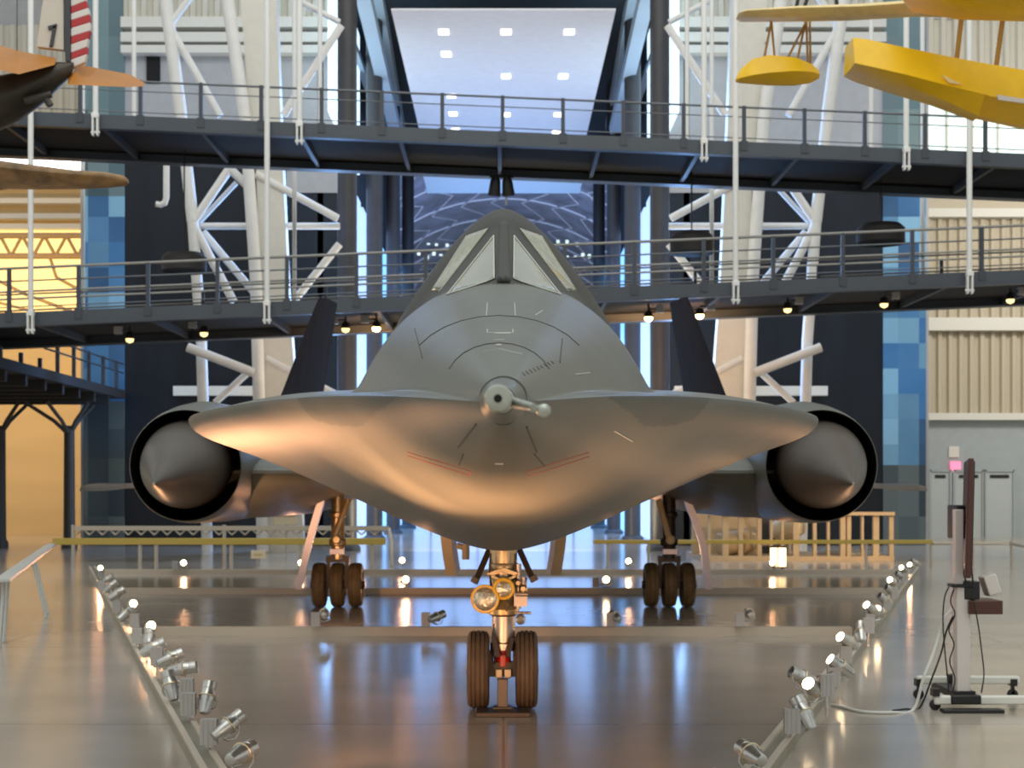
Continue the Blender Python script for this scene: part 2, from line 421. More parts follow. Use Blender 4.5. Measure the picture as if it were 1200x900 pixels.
jet = thing('jet_aircraft', 'matte black twin-engine jet with flared forebody, standing nose-on on its landing gear', 'aircraft', (0, 20, 0))
st = [4.2 + 0.04 * i for i in range(20)] + [5 + 0.035 * i for i in range(32)] + [6.12 + 0.07 * i for i in range(44)] + [9.2 + 0.03 * i for i in range(80)] + [11.6 + .2 * i for i in range(22)] + [16 + 0.8 * i for i in range(26)]
st = [d for d in st if d <= 36]
ts = [i / 84 for i in range(80)] + [.955, .965, .974, .982, .988, .993, .9965, .999, 1.0]
up_rows, lo_rows = [], []
for D in st:
    wv = W_(D)
    half = [(t * wv, z_up(t * wv, D)) for t in ts]; half[-1] = (wv, ZC_(D))
    row = [(-x, D, z) for x, z in reversed(half[1:])] + [(x, D, z) for x, z in half]
    up_rows.append(row)
    halfl = [(t * wv, z_lo(t * wv, D)) for t in ts]
    lo_rows.append([(-x, D, z) for x, z in reversed(halfl[1:])] + [(x, D, z) for x, z in halfl])
fus = MB(); can = MB(); vis = MB()
nc = len(up_rows[0])
allv = [p for r in up_rows for p in r]
for i in range(len(st) - 1):
    for j in range(nc - 1):
        a = i * nc + j; q = (a, a + 1, a + 1 + nc, a + nc)
        c = sum((Vector(allv[k]) for k in q), Vector()) / 4
        iscan = 9.25 < c.y < 13.2 and abs(c.x) < .86 and hump(c.x, c.y) > base_up(c.x, c.y)
        (can if iscan else fus).f.append(q)
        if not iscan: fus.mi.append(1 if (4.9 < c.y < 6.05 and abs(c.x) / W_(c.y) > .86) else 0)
fus.v = list(allv); can.v = list(allv); can.mi = [0] * len(can.f)
nb = len(fus.v); lov = [p for r in lo_rows for p in r]
fus.v.extend(lov)
for i in range(len(st) - 1):
    for j in range(nc - 1):
        a = nb + i * nc + j; fus.f.append((a, a + nc, a + 1 + nc, a + 1)); cm = (Vector(lov[a - nb]) + Vector(lov[a - nb + 1 + nc])) / 2
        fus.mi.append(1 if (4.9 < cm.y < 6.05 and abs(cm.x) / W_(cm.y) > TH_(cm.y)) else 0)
# nose and tail caps
fus.f.append(tuple(range(nc)) + tuple(reversed(range(nb, nb + nc)))); fus.mi.append(0)
l0 = (len(st) - 1) * nc
fus.f.append(tuple(reversed(range(l0, l0 + nc))) + tuple(range(nb + l0, nb + l0 + nc))); fus.mi.append(0)
def clean(mb):
    """drop unused vertices, weld the upper and lower skins along the chine"""
    key = {}; newv = []; remap = {}
    used = sorted({k for f in mb.f for k in f})
    for k in used:
        p = tuple(round(c, 5) for c in mb.v[k])
        if p not in key: key[p] = len(newv); newv.append(mb.v[k])
        remap[k] = key[p]
    nf, nm = [], []
    for f, m in zip(mb.f, mb.mi):
        g = []
        for k in f:
            r = remap[k]
            if not g or (g[-1] != r): g.append(r)
        if len(g) > 1 and g[0] == g[-1]: g.pop()
        if len(set(g)) >= 3 and len(set(g)) == len(g): nf.append(tuple(g)); nm.append(m)
    mb.v, mb.f, mb.mi = newv, nf, nm
clean(fus); clean(can)
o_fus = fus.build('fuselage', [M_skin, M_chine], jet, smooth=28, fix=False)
o_can = can.build('canopy', M_canopy, jet, smooth=40, fix=False); o_can['label'] = 'dark cockpit canopy with pale panes'

def hit_in(u, v):
    for k in range(40):
        q = hit(u + (590.5 - u) * 0.006 * k, v + (300 - v) * 0.0 * k)
        if q is not None: return q
    return None
def drape(poly, name, m, parent, n=14, lift=0.012):
    """a thin plate lying on the skin inside a four-cornered outline"""
    a, b2, c, d = [Vector(p) for p in poly]
    rows = []
    for i in range(n + 1):
        s_ = i / n; l, r = a.lerp(d, s_), b2.lerp(c, s_); row = []
        for j in range(n + 1):
            q = l.lerp(r, j / n); h_ = hit_in(q.x, q.y)
            dirn = (Vector((0, 0, H)) - h_).normalized()
            row.append(h_ + (dirn * 0.55 + Vector((0, 0, .5))) * lift)
        rows.append(row)
    mb = MB(); mb.grid(rows)
    o = mb.build(name, m, parent, smooth=60)
    sd = o.modifiers.new('thick', 'SOLIDIFY'); sd.thickness = 0.006; sd.offset = -1
    # pale seal round the pane
    edge = rows[0] + [r[-1] for r in rows[1:]] + list(reversed(rows[-1][:-1])) + [r[0] for r in reversed(rows[1:-1])]
    return o, edge
for poly, nm, mm in (
        (((578.5, 277), (579, 327), (570, 331), (524, 346)), 'pane', M_pane),
        (((602.5, 277), (602, 327), (611, 331), (657, 346)), 'pane', M_pane),
        (((572, 268), (546, 277), (505, 341), (514, 343)), 'side_pane', M_pane_y),
        (((609, 268), (635, 277), (676, 341), (667, 343)), 'side_pane', M_pane_y)):
    o, edge = drape(poly, nm, mm, o_can)
    if nm == 'pane':
        sm = MB(); sm.poly(edge + [edge[0]], 0.005, 6, False); sm.build('pane_seal', M_seal, o_can)
# centre post of the windshield
rowsp = []
for v in np.linspace(262, 331, 16):
    hw = 5.0 + 4.0 * (v - 262) / 70
    rowsp.append([hit_in(590.5 + s_ * hw, v) + Vector((0, -0.02, 0.022 - 0.010 * abs(s_))) for s_ in (-1, -.45, 0, .45, 1)])
cp = MB(); cp.grid(rowsp); oc = cp.build('windshield_post', M_canopy, o_can, smooth=20)
sd = oc.modifiers.new('thick', 'SOLIDIFY'); sd.thickness = 0.04; sd.offset = -1

# skin seams and stencil marks drawn on the skin
def skin_line(pts, name, m, r=0.0035, n=8, lift=0.001):
    out = []
    for (u0, v0), (u1, v1) in zip(pts[:-1], pts[1:]):
        for k in range(n):
            q = hit(u0 + (u1 - u0) * k / n, v0 + (v1 - v0) * k / n)
            if q is not None: out.append(q)
    q = hit(*pts[-1])
    if q is not None: out.append(q)
    if len(out) > 2:
        mb = MB(); mb.poly(out, r, 5, True); mb.build(name, m, o_fus)
def arc(cx, cy, rx, ry, a0, a1, n=10):
    return [(cx + rx * math.cos(math.radians(a0 + (a1 - a0) * i / n)), cy - ry * math.sin(math.radians(a0 + (a1 - a0) * i / n))) for i in range(n + 1)]
skin_line(arc(585, 440, 108, 70, 30, 150), 'skin_seam', M_seam, .0035, 3)
skin_line(arc(585, 448, 62, 46, 20, 160), 'skin_seam', M_seam, .003, 3)
skin_line([(659, 397), (656, 425)], 'skin_seam', M_seam, .003)
skin_line([(486, 385), (495, 420)], 'skin_seam', M_seam, .003)
skin_line([(558, 497), (537, 524)], 'skin_seam', M_seam, .0035)
skin_line([(617, 500), (629, 530)], 'skin_seam', M_seam, .0035)
skin_line([(543, 532), (538, 545)], 'skin_seam', M_seam, .003)
skin_line([(626, 532), (638, 546)], 'skin_seam', M_seam, .003)
skin_line([(478, 530), (552, 552), (551, 557), (478, 534)], 'stencil_outline', M_redm, .0022)
skin_line([(690, 530), (619, 552), (620, 558), (690, 535)], 'stencil_outline', M_redm, .0022)
skin_line([(720, 505), (741, 517)], 'stencil_mark', M_white, .003)
skin_line([(571, 355), (570, 370)], 'stencil_mark', M_white, .0025)
skin_line([(603, 355), (604, 370)], 'stencil_mark', M_white, .0025)
skin_line([(571, 386), (571, 390), (601, 390), (601, 386)], 'stencil_mark', M_white, .0025)
skin_line([(581, 391), (598, 391)], 'stencil_mark', M_white, .004)
skin_line([(579, 399), (591, 399)], 'stencil_mark', M_white, .004)
skin_line([(580, 543), (590, 543)], 'stencil_mark', M_white, .004)
skin_line([(582, 405), (588, 405)], 'stencil_mark', M_white, .006)
skin_line([(566, 412), (585, 409), (612, 415)], 'stencil_mark', M_white, .0018)
skin_line([(674, 439), (691, 437)], 'stencil_mark', M_white, .003)
skin_line([(627, 370), (636, 364)], 'stencil_mark', M_white, .004)
for i in range(9):
    skin_line([(612 + i * 4.2, 437 - i * 1.7), (615 + i * 4.2, 440 - i * 1.7)], 'fastener_row', M_seam, .003, 2)

# pitot boom and its side probe
pp = MB()
tip = P(583.5, 467, 2.85); root = Vector((0.0, 4.35, 2.06)); ax = (tip - root)
L = ax.length
fb = MB(); fb.lathe([(.075, 0), (.064, .15), (.044, .36), (.034, .55)], root, ax, 28, True, True); fb.build('boom_fairing', M_skin, jet)
pp.lathe([(.033, .5), (.031, .6), (.027, .9), (.0265, L - .06), (.0265, L - .012), (.0225, L)], root, ax, 28, True, False)
o_p = pp.build('pitot_boom', M_probe, jet); o_p['label'] = 'pale metal pitot boom with a dark open tip'
hd = MB(); hd.lathe([(.0225, 0), (.008, .002), (.0075, -.02)], tip, ax, 20, False, True); hd.build('boom_face', M_probe, o_p)
hd = MB(); hd.lathe([(.0078, .001), (.0072, .003)], tip, ax, 16, True, True); hd.build('boom_opening', M_hole, o_p)
pr = MB(); s0 = P(590, 469, 3.18); s1 = P(626, 478, 2.92); s2 = P(637, 481, 2.86)
pr.poly([s0, s0.lerp(s1, .5), s1], [.013, .0105, .0085], 12); pr.build('probe_arm', M_probe, o_p)
pb = MB(); dv = (s2 - s1).normalized(); pb.lathe([(.009, -.022), (.0115, -.016), (.0125, 0), (.012, .008), (.006, .0135), (.0005, .0145)], s2, (0.25, -1, -.05), 18); pb.build('probe_tip', M_probe, o_p)

# nacelles, spikes, inner wing, outer wing, fins
for sx in (-1, 1):
    nx = 3.985 * sx; nz = 2.148
    na = MB()
    ys = [19.3, 19.34, 19.8, 20.6, 21.6, 23, 25, 28, 31, 32.4]
    rs = [.696, .708, .75, .80, .85, .87, .86, .84, .74, .62]
    zo = [0, 0, .02, .055, .09, .10, .11, .12, .13, .14]
    rows = []
    def nxx(y): return (3.985 + .09 * min(2.2, max(0, y - 19.3))) * sx
    for y, r, dz in zip(ys, rs, zo):
        rows.append([(nxx(y) + r * math.cos(a), y, nz + dz + r * math.sin(a)) for a in [2 * math.pi * k / 64 for k in range(64)]])
    na.grid(rows, True)
    o_n = na.build('engine_nacelle', M_skin, jet, smooth=50)
    duct = MB()
    duct.grid([[(nxx(y) + r * math.cos(a), y, nz + r * math.sin(a)) for a in [2 * math.pi * k / 64 for k in range(64)]] for r, y in ((.696, 19.3), (.69, 19.31), (.68, 19.6), (.68, 21.8), (.05, 21.85))], True)
    duct.build('inlet_duct', M_black, o_n, smooth=40)
    sp = MB(); tipp = Vector((3.91 * sx, 17.2, 1.905)); rootp = Vector((4.09 * sx, 20.7, 2.29)); axs = rootp - tipp; Ls = axs.length
    prof = [(.002, 0), (.012, .03), (.14, .55), (.27, 1.05), (.39, 1.48), (.475, 1.82), (.53, 2.1), (.556, 2.3), (.56, 2.5), (.54, 2.9), (.50, Ls + .3)]
    sp.lathe(prof, tipp, axs, 56); o_s = sp.build('inlet_spike', M_spike, o_n, smooth=40); o_s['label'] = 'brown-grey cone filling the engine inlet'
    tb = MB(); tb.lathe([(.001, -.03), (.008, 0), (.014, .04)], tipp, axs, 12); tb.build('spike_tip', M_probe, o_n)
    # inner wing: from chine to nacelle
    x_in, x_out = 1.9, 4.05
    def sect(D):
        lo, hi_, pts = [], [], []
        for i in range(25):
            t = i / 24; x = x_in + (x_out - x_in) * t
            d0 = 20.2 + .25 * (1 - t)
            k = max(0.0, min(1.0, (D - d0) / 3.0)) ** .55
            zl = 2.06 - k * (0.16 + 0.50 * (1 / (1 + math.exp(-(t - .42) * 8))))
            zu = 2.10 + k * (0.24 + 0.20 * t)
            lo.append((x * sx, D, zl)); hi_.append((x * sx, D, zu))
        return hi_ + list(reversed(lo))
    iw = MB(); iw.solid([sect(D) for D in (20.2, 20.25, 20.35, 20.5, 20.75, 21.1, 21.6, 22.2, 23, 25, 28)] + [[(x, 33, 2.2 + (z - 2.2) * .1) for x, y, z in sect(28)]])
    iw.build('inner_wing', M_skin, jet, smooth=45)
    # outer wing
    ow = MB(); loops = []
    for t in np.linspace(0, 1, 12):
        x = 4.7 + (8.15 - 4.7) * t; dl = 24.0 + 5.6 * t; dt = 33.2 - .8 * t
        dl_th = .32 * (1 - t) + .03
        zc = 2.02 + .03 * math.sin(t * 7) - .04 * t
        loop = []
        for c in (0, .03, .1, .25, .5, .8, 1):
            loop.append((x * sx, dl + (dt - dl) * c, zc + dl_th * .6 * math.sqrt(max(0, c)) * (1 - c) * 1.6 + (-.16 * t if c == 0 else -.10 * t * (1 - c) ** 4)))
        for c in (.8, .5, .25, .1, .03):
            loop.append((x * sx, dl + (dt - dl) * c, zc - dl_th * .6 * math.sqrt(c) * (1 - c) * 1.6 - .10 * t * (1 - c) ** 4))
        loops.append(loop)
    ow.solid(loops); ow.build('outer_wing', M_spike, jet, smooth=45)
    # canted fin
    fn = MB(); loops = []
    for t in np.linspace(0, 1, 10):
        xa = (4.08 - .58 * t) * sx; z = 2.7 + 2.84 * t
        dl = 26.2 + 3.0 * t + (.10 * max(0, t - .9) / .1); dt = 33.2 - .7 * t - (.05 * max(0, t - .9) / .1); th = .16 * (1 - .5 * t)
        loop = []
        for c in (0, .06, .2, .45, .75, 1): loop.append((xa + th * math.sqrt(c) * (1 - c) * 1.5, dl + (dt - dl) * c, z + (.30 * t - .04) * c))
        for c in (.75, .45, .2, .06): loop.append((xa - th * math.sqrt(c) * (1 - c) * 1.5, dl + (dt - dl) * c, z + (.30 * t - .04) * c))
        loops.append(loop)
    fn.solid(loops); o_f = fn.build('tail_fin', M_fin, jet, smooth=45); o_f['label'] = 'dark purple-grey canted tail fin'

# ---- landing gear
def wheel(parent, x, y, r, wd, m_t, grooves, name='wheel'):
    mb = MB(); prof = []
    n = 40; half = wd / 2
    pts = []
    for i in range(n + 1):
        a = -math.pi / 2 + math.pi * i / n     # superellipse crown
        ca, sa = abs(math.cos(a)) ** .42, (abs(math.sin(a)) ** .62) * (1 if a >= 0 else -1)
        rr = r * .64 + r * .36 * ca; hh = half * sa
        pts.append((rr, hh))
    prof = [(r * .56, -half * .8)] + pts + [(r * .56, half * .8)]
    out = []
    for rr, hh in prof:
        out.append((rr, hh))
    # grooves round the tread
    for g in grooves:
        out2 = []
        done = False
        for (rr, hh) in out:
            if not done and hh > g and rr > r * .9:
                out2 += [(r * .997, g - .006), (r * .965, g - .004), (r * .965, g + .004), (r * .997, g + .006)]; done = True
                if hh < g + .007: continue
            elif abs(hh - g) < .007 and rr > r * .9: continue
            out2.append((rr, hh))
        out = out2
    mb.lathe(out, (x, y, r), (1, 0, 0), 56, True, True)
    o = mb.build(name, m_t, parent, smooth=30)
    for s in (-1, 1):
        hb = MB(); hb.lathe([(r * .57, 0), (r * .5, .005), (r * .42, -.02), (r * .25, -.025), (r * .2, .02), (r * .09, .03)], (x + s * half * .78, y, r), (s, 0, 0), 32); hb.build('hub', M_hub, o)
    return o

D0 = 12.9; s = F / D0
ng = thing('x', '', ''); bpy.data.objects.remove(ng)
def px(u): return (u - CX) * D0 / F
def pz(v): return H - (v - CY) * D0 / F
leg = MB(); leg.tube((px(590), D0, pz(625)), (px(590), D0, pz(692)), .115, seg=32)
leg.lathe([(.118, 0), (.125, .01), (.125, .05), (.118, .06)], (px(590), D0, pz(668)), (0, 0, 1), 32)
leg.lathe([(.095, 0), (.128, .02), (.132, .06), (.122, .075), (.122, .15), (.11, .17)], (px(590), D0, pz(722)), (0, 0, 1), 32)
o_ng = leg.build('nose_gear_strut', M_strut, jet); o_ng['label'] = 'bronze metal nose gear strut with lights and twin wheels'
m = MB(); m.tube((px(590), D0, pz(722)), (px(590), D0, pz(752)), .098, seg=28); m.lathe([(.10, 0), (.112, .01), (.112, .06), (.10, .07)], (px(590), D0, pz(762)), (0, 0, 1), 28); m.build('lower_cylinder', M_steel, o_ng)
m = MB(); m.tube((px(589.5), D0, pz(757)), (px(589.5), D0, pz(780)), .066, seg=24); m.build('red_sleeve', M_red, o_ng)
m = MB(); m.tube((px(551), D0, .325), (px(626), D0, .325), .045, seg=20); m.box((px(589.5), D0, .33), (.32, .12, .12)); m.prism([(px(570), pz(785)), (px(570), pz(768)), (px(578), pz(757)), (px(578), pz(785))], D0 - .06, D0 + .06); m.prism([(px(609), pz(785)), (px(609), pz(768)), (px(601), pz(757)), (px(601), pz(785))], D0 - .06, D0 + .06)
m.build('axle', M_strutd, o_ng)
for u in (584.5, 595):
    m = MB(); m.box((px(u), D0 - .085, pz(788)), (.055, .05, .075)); m.build('tow_block', M_cream, o_ng, bevel=.006)
wheel(o_ng, px(560.5), D0, .325, .185, M_tyre, [-.055, -.02, .02, .055])
wheel(o_ng, px(617), D0, .325, .185, M_tyre, [-.055, -.02, .02, .055])
for (u0, v0, u1, v1) in ((573, 645, 557, 682), (609, 645, 625, 680)):
    m = MB(); m.beam((px(u0), D0 + .05, pz(v0)), (px(u1), D0 - .1, pz(v1)), .05, .04); sg = 1 if u1 > 590 else -1
    m.beam((px(u1 - sg * 3), D0 - .1, pz(v1 - 1)), (px(u1 + sg * 4), D0 - .1, pz(v1 - 5)), .05, .06); m.build('side_brace', M_strutd, o_ng)
for (u, v, rr, ring) in ((568.5, 702, .112, .008), (590, 690, .078, .014)):
    dirl = Vector((-.12 if rr > .1 else 0, -1, .05)).normalized(); c = P(u, v, D0 - .24)
    m = MB(); m.lathe([(rr * .3, .14), (rr * .75, .09), (rr, .01), (rr, -.01)], c, -dirl * -1 * -1, 32); o_l = m.build('landing_light', M_strut, o_ng)
    m = MB(); m.lathe([(rr * .94, -.005), (rr * .8, .012), (rr * .45, .022), (.001, .026)], c + dirl * .008, dirl, 32, True, False); m.build('light_glass', M_lampgl, o_l)
    m = MB(); m.poly([c + dirl * .014 + (Vector((0, 0, 1)).cross(dirl).normalized() * math.cos(a) + Vector((0, 0, 1)) * math.sin(a)) * rr for a in [2 * math.pi * k / 40 for k in range(41)]], ring, 8, False); m.build('light_rim', M_yring, o_l)
# scissor linkage, hoses and actuators
m = MB(); m.prism([(px(571), pz(671)), (px(590), pz(664)), (px(609), pz(671)), (px(605), pz(674)), (px(590), pz(669)), (px(575), pz(674))], D0 - .17, D0 - .12); m.prism([(px(571), pz(672)), (px(575), pz(672)), (px(590), pz(678)), (px(605), pz(672)), (px(609), pz(672)), (px(590), pz(683))], D0 - .17, D0 - .12); m.build('linkage', M_strut, o_ng)
m = MB(); m.tube((px(607), D0 - .1, pz(660)), (px(607), D0 - .1, pz(712)), .028); m.tube((px(613), D0 - .08, pz(676)), (px(613), D0 - .08, pz(700)), .032); m.tube((px(604), D0 - .14, pz(695)), (px(618), D0 - .14, pz(695)), .022); m.box((px(610), D0 - .1, pz(702)), (.11, .1, .1)); m.tube((px(604), D0 - .1, pz(717)), (px(622), D0 - .12, pz(717)), .012)
m.build('actuator', M_steel, o_ng)
m = MB(); m.lathe([(.03, -.04), (.042, -.01), (.042, .02), (.02, .04)], P(610, 726, D0 - .15), (0, -1, .3), 20); m.build('side_lamp', M_alum, o_ng)
m = MB()
for k in range(5): m.lathe([(.118, 0), (.122, .004), (.122, .010), (.118, .014)], (px(590), D0, pz(690) + .02 + .03 * k), (0, 0, 1), 28)
m.build('strut_rings', M_steel, o_ng)
m = MB(); m.tube((px(614), D0 - .1, pz(705)), (px(614), D0 - .1, pz(690)), .026); m.lathe([(.03, -.03), (.036, 0), (.02, .03)], P(613, 690, D0 - .14), (0, -1, 0), 16); m.lathe([(.025, -.03), (.03, 0), (.018, .03)], P(607, 683, D0 - .16), (0, -1, 0), 16); m.build('valve_block', M_strut, o_ng)
m = MB(); m.beam((px(579), D0 - .12, pz(746)), (px(584), D0 - .16, pz(768)), .035, .03); m.beam((px(600), D0 - .12, pz(746)), (px(595), D0 - .16, pz(768)), .035, .03); m.build('torque_link', M_strutd, o_ng)
for (u, v0, v1) in ((575, 648, 690), (604, 648, 690), (579, 730, 776)):
    m = MB(); m.poly([(px(u), D0 - .11, pz(v0)), (px(u - 1), D0 - .14, pz((v0 + v1) / 2)), (px(u + 1), D0 - .11, pz(v1))], .008, 8); m.build('hydraulic_hose', M_strutd, o_ng)
m = MB(); m.poly([(px(590) + .02, D0 - .12, pz(700)), (px(596), D0 - .17, pz(706)), (px(593), D0 - .12, pz(714))], .012, 8); m.build('hydraulic_hose', M_strut, o_ng)

for sx, cu in ((-1, 396), (1, 784)):
    Dm = 24.4; k = Dm / F; cx = (cu - CX) * k
    def qx(du): return cx + du * k
    def qz(v): return H - (v - CY) * k
    m = MB(); m.tube((cx, Dm, qz(560)), (cx, Dm, qz(655)), .105, seg=24); m.lathe([(.11, 0), (.14, .02), (.14, .1), (.11, .12)], (cx, Dm, qz(640)), (0, 0, 1), 24); m.lathe([(.11, 0), (.135, .02), (.135, .08), (.11, .1)], (cx, Dm, qz(607)), (0, 0, 1), 24)
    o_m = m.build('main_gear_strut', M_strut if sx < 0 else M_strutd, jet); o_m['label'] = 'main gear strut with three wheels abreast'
    m = MB(); m.tube((qx(-32), Dm, .35), (qx(32), Dm, .35), .06, seg=20); m.box((qx(-10.7), Dm, .52), (.06, .12, .45)); m.box((qx(10.7), Dm, .52), (.06, .12, .45)); m.box((cx, Dm, .76), (.36, .14, .1)); m.build('bogie_axle', M_strutd, o_m)
    for du in (-21.3, 0, 21.3): wheel(o_m, qx(du), Dm, .35, .21, M_tyre2, [-.04, .04])
    m = MB(); m.tube((qx(-13 * sx * -1 * -1), Dm - .1, qz(585)), (qx(-2), Dm - .18, qz(628)), .05, seg=14); m.lathe([(.05, -.04), (.075, -.02), (.075, .02), (.05, .04)], (qx(0), Dm - .2, qz(632)), (0, 1, 0), 18); m.build('drag_strut', M_door if sx > 0 else M_strut, o_m)
    m = MB(); m.box((cx, Dm - .16, qz(646)), (.22, .05, .08)); m.build('pale_bracket', M_doorw, o_m)
    # outer door, seen edge-on, slanting outwards
    dd = MB(); loops = []
    for t in np.linspace(0, 1, 8):
        x = (2.82 + .42 * t + .10 * math.sin(t * 3.1) * (1 if sx > 0 else .3)) * sx; z = 1.86 - 1.55 * t
        a = .055
        ya, yb = Dm - .7 + .15 * t, Dm + .9 - .2 * t; xa_, xb_ = x * (ya / Dm) ** .85, x * (yb / Dm) ** .85
        loops.append([(xa_ - a, ya, z), (xa_ + a, ya, z), (xb_ + a, yb, z), (xb_ - a, yb, z)])
    dd.solid(loops); dd.build('gear_door', M_doorw, jet, smooth=30)
    ind = MB(); loops = []
    for t in np.linspace(0, 1, 8):
        x = (.90 - .12 * t + .05 * math.sin(t * 2.6)) * sx; z = 1.75 - 1.22 * t; a = .085 - .005 * t
        loops.append([(x - a, 23.6 + .2 * t, z), (x + a, 23.6 + .2 * t, z), (x + a, 26.2 - .3 * t, z), (x - a, 26.2 - .3 * t, z)])
    ind.solid(loops); o_i = ind.build('inner_gear_door', M_door, jet, smooth=30)
m = MB(); m.tube((-.72, 23.7, 1.0), (-.55, 23.7, .95), .05); m.tube((-.58, 23.7, 1.02), (-.58, 23.7, .78), .06); m.build('door_actuator', M_door, jet)

# stand under the nose gear
jk = thing('jack_stand', 'small dark steel post on a flat plate under the nose gear axle', 'stand', (px(589.5), D0 - .02, 0))
m = MB(); m.bb(px(559), px(620), D0 - .52, D0 - .17, 0, .035); m.build('base_plate', M_strutd, jk, bevel=.005)
m = MB(); m.bb(px(583), px(595), D0 - .27, D0 - .17, .03, .275); m.build('post', M_hub, jk, bevel=.006)
m = MB(); m.bb(px(578), px(600), D0 - .31, D0 - .175, .035, .05); m.build('foot_plate', M_strutd, jk)

# ================================================================== FLOOR RAILS AND TRACK LAMPS
def XL(D): return -1.96 - .2955 * (D - 10.1)
def XR(D): return 1.73 + .3055 * (D - 10.1)
def rail_between(name, p0, p1, label, group, hgt=.10, wd=.16):
    p0, p1 = Vector(p0), Vector(p1)
    r = thing(name, label, 'light rail', ((p0.x + p1.x) / 2, (p0.y + p1.y) / 2, 0), group)
    m = MB(); m.beam(p0 + Vector((0, 0, hgt * .42)), p1 + Vector((0, 0, hgt * .42)), wd, hgt * .84, up=(0, 0, 1)); m.build('channel', M_rail if abs(p1.y - p0.y) > 1 else M_railt, r)
    d = (p1 - p0).normalized(); n = Vector((-d.y, d.x, 0))
    for s in (-1, 1):
        m = MB(); m.beam(p0 + n * s * wd * .36 + Vector((0, 0, hgt * .92)), p1 + n * s * wd * .36 + Vector((0, 0, hgt * .92)), wd * .26, hgt * .16, up=(0, 0, 1)); m.build('lip', M_railt, r)
    return r
G_rail = 'light rails laid round the jet'
rail_between('light_rail', (XL(4.6), 4.6, 0), (XL(36), 36, 0), 'long low metal light rail on the floor running along the left side of the jet', G_rail)
rail_between('light_rail', (XR(4.6), 4.6, 0), (XR(36), 36, 0), 'long low metal light rail on the floor running along the right side of the jet', G_rail)
for (D, lab) in ((19.5, 'low cross rail on the floor, just behind the nose wheels'), (27.5, 'low cross rail on the floor, just behind the main wheels'), (34.2, 'farthest low cross rail on the floor, in front of the yellow barriers')):
    rail_between('light_rail', (XL(D) + .2, D, 0), (XR(D) - .2, D, 0), lab, G_rail, .11, .14)

# lamp prototype meshes
HEAD = MB()
HEAD.lathe([(.022, -.135), (.036, -.13), (.040, -.12), (.050, -.06), (.060, -.005), (.0605, .0), (.056, .02), (.052, .03), (.050, .06), (.053, .065), (.053, .115), (.048, .12), (.046, .105)], (0, 0, 0), (0, 0, 1), 24, True, False)
for k in range(10):
    a = 2 * math.pi * k / 10
    HEAD.beam((.036 * math.cos(a), .036 * math.sin(a), -.115), (.052 * math.cos(a), .052 * math.sin(a), -.03), .006, .016, up=(math.cos(a), math.sin(a), 0))
COL = MB(); COL.poly([(.062 * math.cos(a), .062 * math.sin(a), .004) for a in [2 * math.pi * k / 28 for k in range(29)]], .007, 8, False)
LENS = MB(); LENS.lathe([(.046, .098), (.03, .108), (.001, .112)], (0, 0, 0), (0, 0, 1), 24, True, False)
YOKE = MB()
YOKE.poly([(-.066, 0, 0), (-.07, 0, -.05), (-.05, 0, -.085), (0, 0, -.1), (.05, 0, -.085), (.07, 0, -.05), (.066, 0, 0)], .007, 8)
BOX = MB(); BOX.bb(-.055, .055, -.035, .035, -.085, .085)
for k in range(3): BOX.bb(-.04 + .032 * k, -.032 + .032 * k, -.039, -.034, -.083, .083)
proto = {}
def protos():
    proto['head'] = HEAD.build('lamp_head', M_alum, None, smooth=30)
    proto['collar'] = COL.build('collar', M_collar, None)
    proto['lens_on'] = LENS.build('lens', M_lenson, None); proto['lens_off'] = LENS.build('lens', M_lensoff, None)
    proto['box'] = BOX.build('ballast_box', M_box, None, smooth=30)
    proto['yoke'] = YOKE.build('yoke', M_alum, None)
protos()
for o in proto.values(): C.objects.unlink(o)
lamp_i = 0
def lamp(D, hu, hv, box, aim, lit, label, group, railx=None, power=0, ang=60, hs=1.0):
    """track lamp: head at (hu, hv); box: (u, v) of its ballast or None; aim: a point"""
    hp = P(hu, hv, D); hp.z = max(hp.z, .245)
    rx = railx(D) if railx else hp.x
    bp = P(box[0], box[1], D - .02) if box else Vector((rx, D, .215))
    bp.z = max(bp.z, .215)
    base = Vector((bp.x if box else rx, D, .102 if railx else .113))
    t = bpy.data.objects.new('track_lamp', None); C.objects.link(t); t.location = base
    t.empty_display_size = .1
    t['label'] = label; t['category'] = 'lamp'; t['group'] = group; t['_o'] = tuple(base)
    if box:
        b = proto['box'].copy(); C.objects.link(b); b.parent = t; b.location = bp - base
        m = MB(); m.tube(base + Vector((0, 0, .004)), Vector((bp.x, D, bp.z - .05)), .014, seg=8); m.build('stem', M_alum, t)
    else:
        m = MB(); m.tube(base + Vector((0, 0, .004)), Vector((rx, D, max(.14, hp.z - .12))), .014, seg=8); m.build('stem', M_alum, t)
    d = (Vector(aim) - hp).normalized(); q = d.to_track_quat('Z', 'Y')
    h = proto['head'].copy(); C.objects.link(h); h.parent = t; h.location = hp - base; h.rotation_euler = q.to_euler(); h.scale = (hs,) * 3
    for nm in ('collar', 'lens_on' if lit else 'lens_off'):
        c = proto[nm].copy(); C.objects.link(c); c.parent = h
    y = proto['yoke'].copy(); C.objects.link(y); y.parent = t; y.location = hp - base
    y.rotation_euler = (Vector((0, 0, 1))).to_track_quat('Z', 'Y').to_euler() if abs(d.z) < .9 else (0, 0, 0); y.scale = (hs,) * 3
    a0 = (bp + Vector((0, 0, .0))) if box else Vector((rx, D, max(.14, hp.z - .12)))
    a1 = hp + Vector((0, 0, -.1 * hs))
    if (a1 - a0).length > .02:
        m = MB(); m.tube(a0, a1, .011, seg=8); m.build('arm', M_alum, t)
    if power:
        spot('track_lamp_beam', hp + d * .14 * hs, aim, power, WARM, ang, .7, .05)
    return t
GL, GR, GC = 'track lamps on the left rail', 'track lamps on the right rail', 'track lamps on the cross rails'
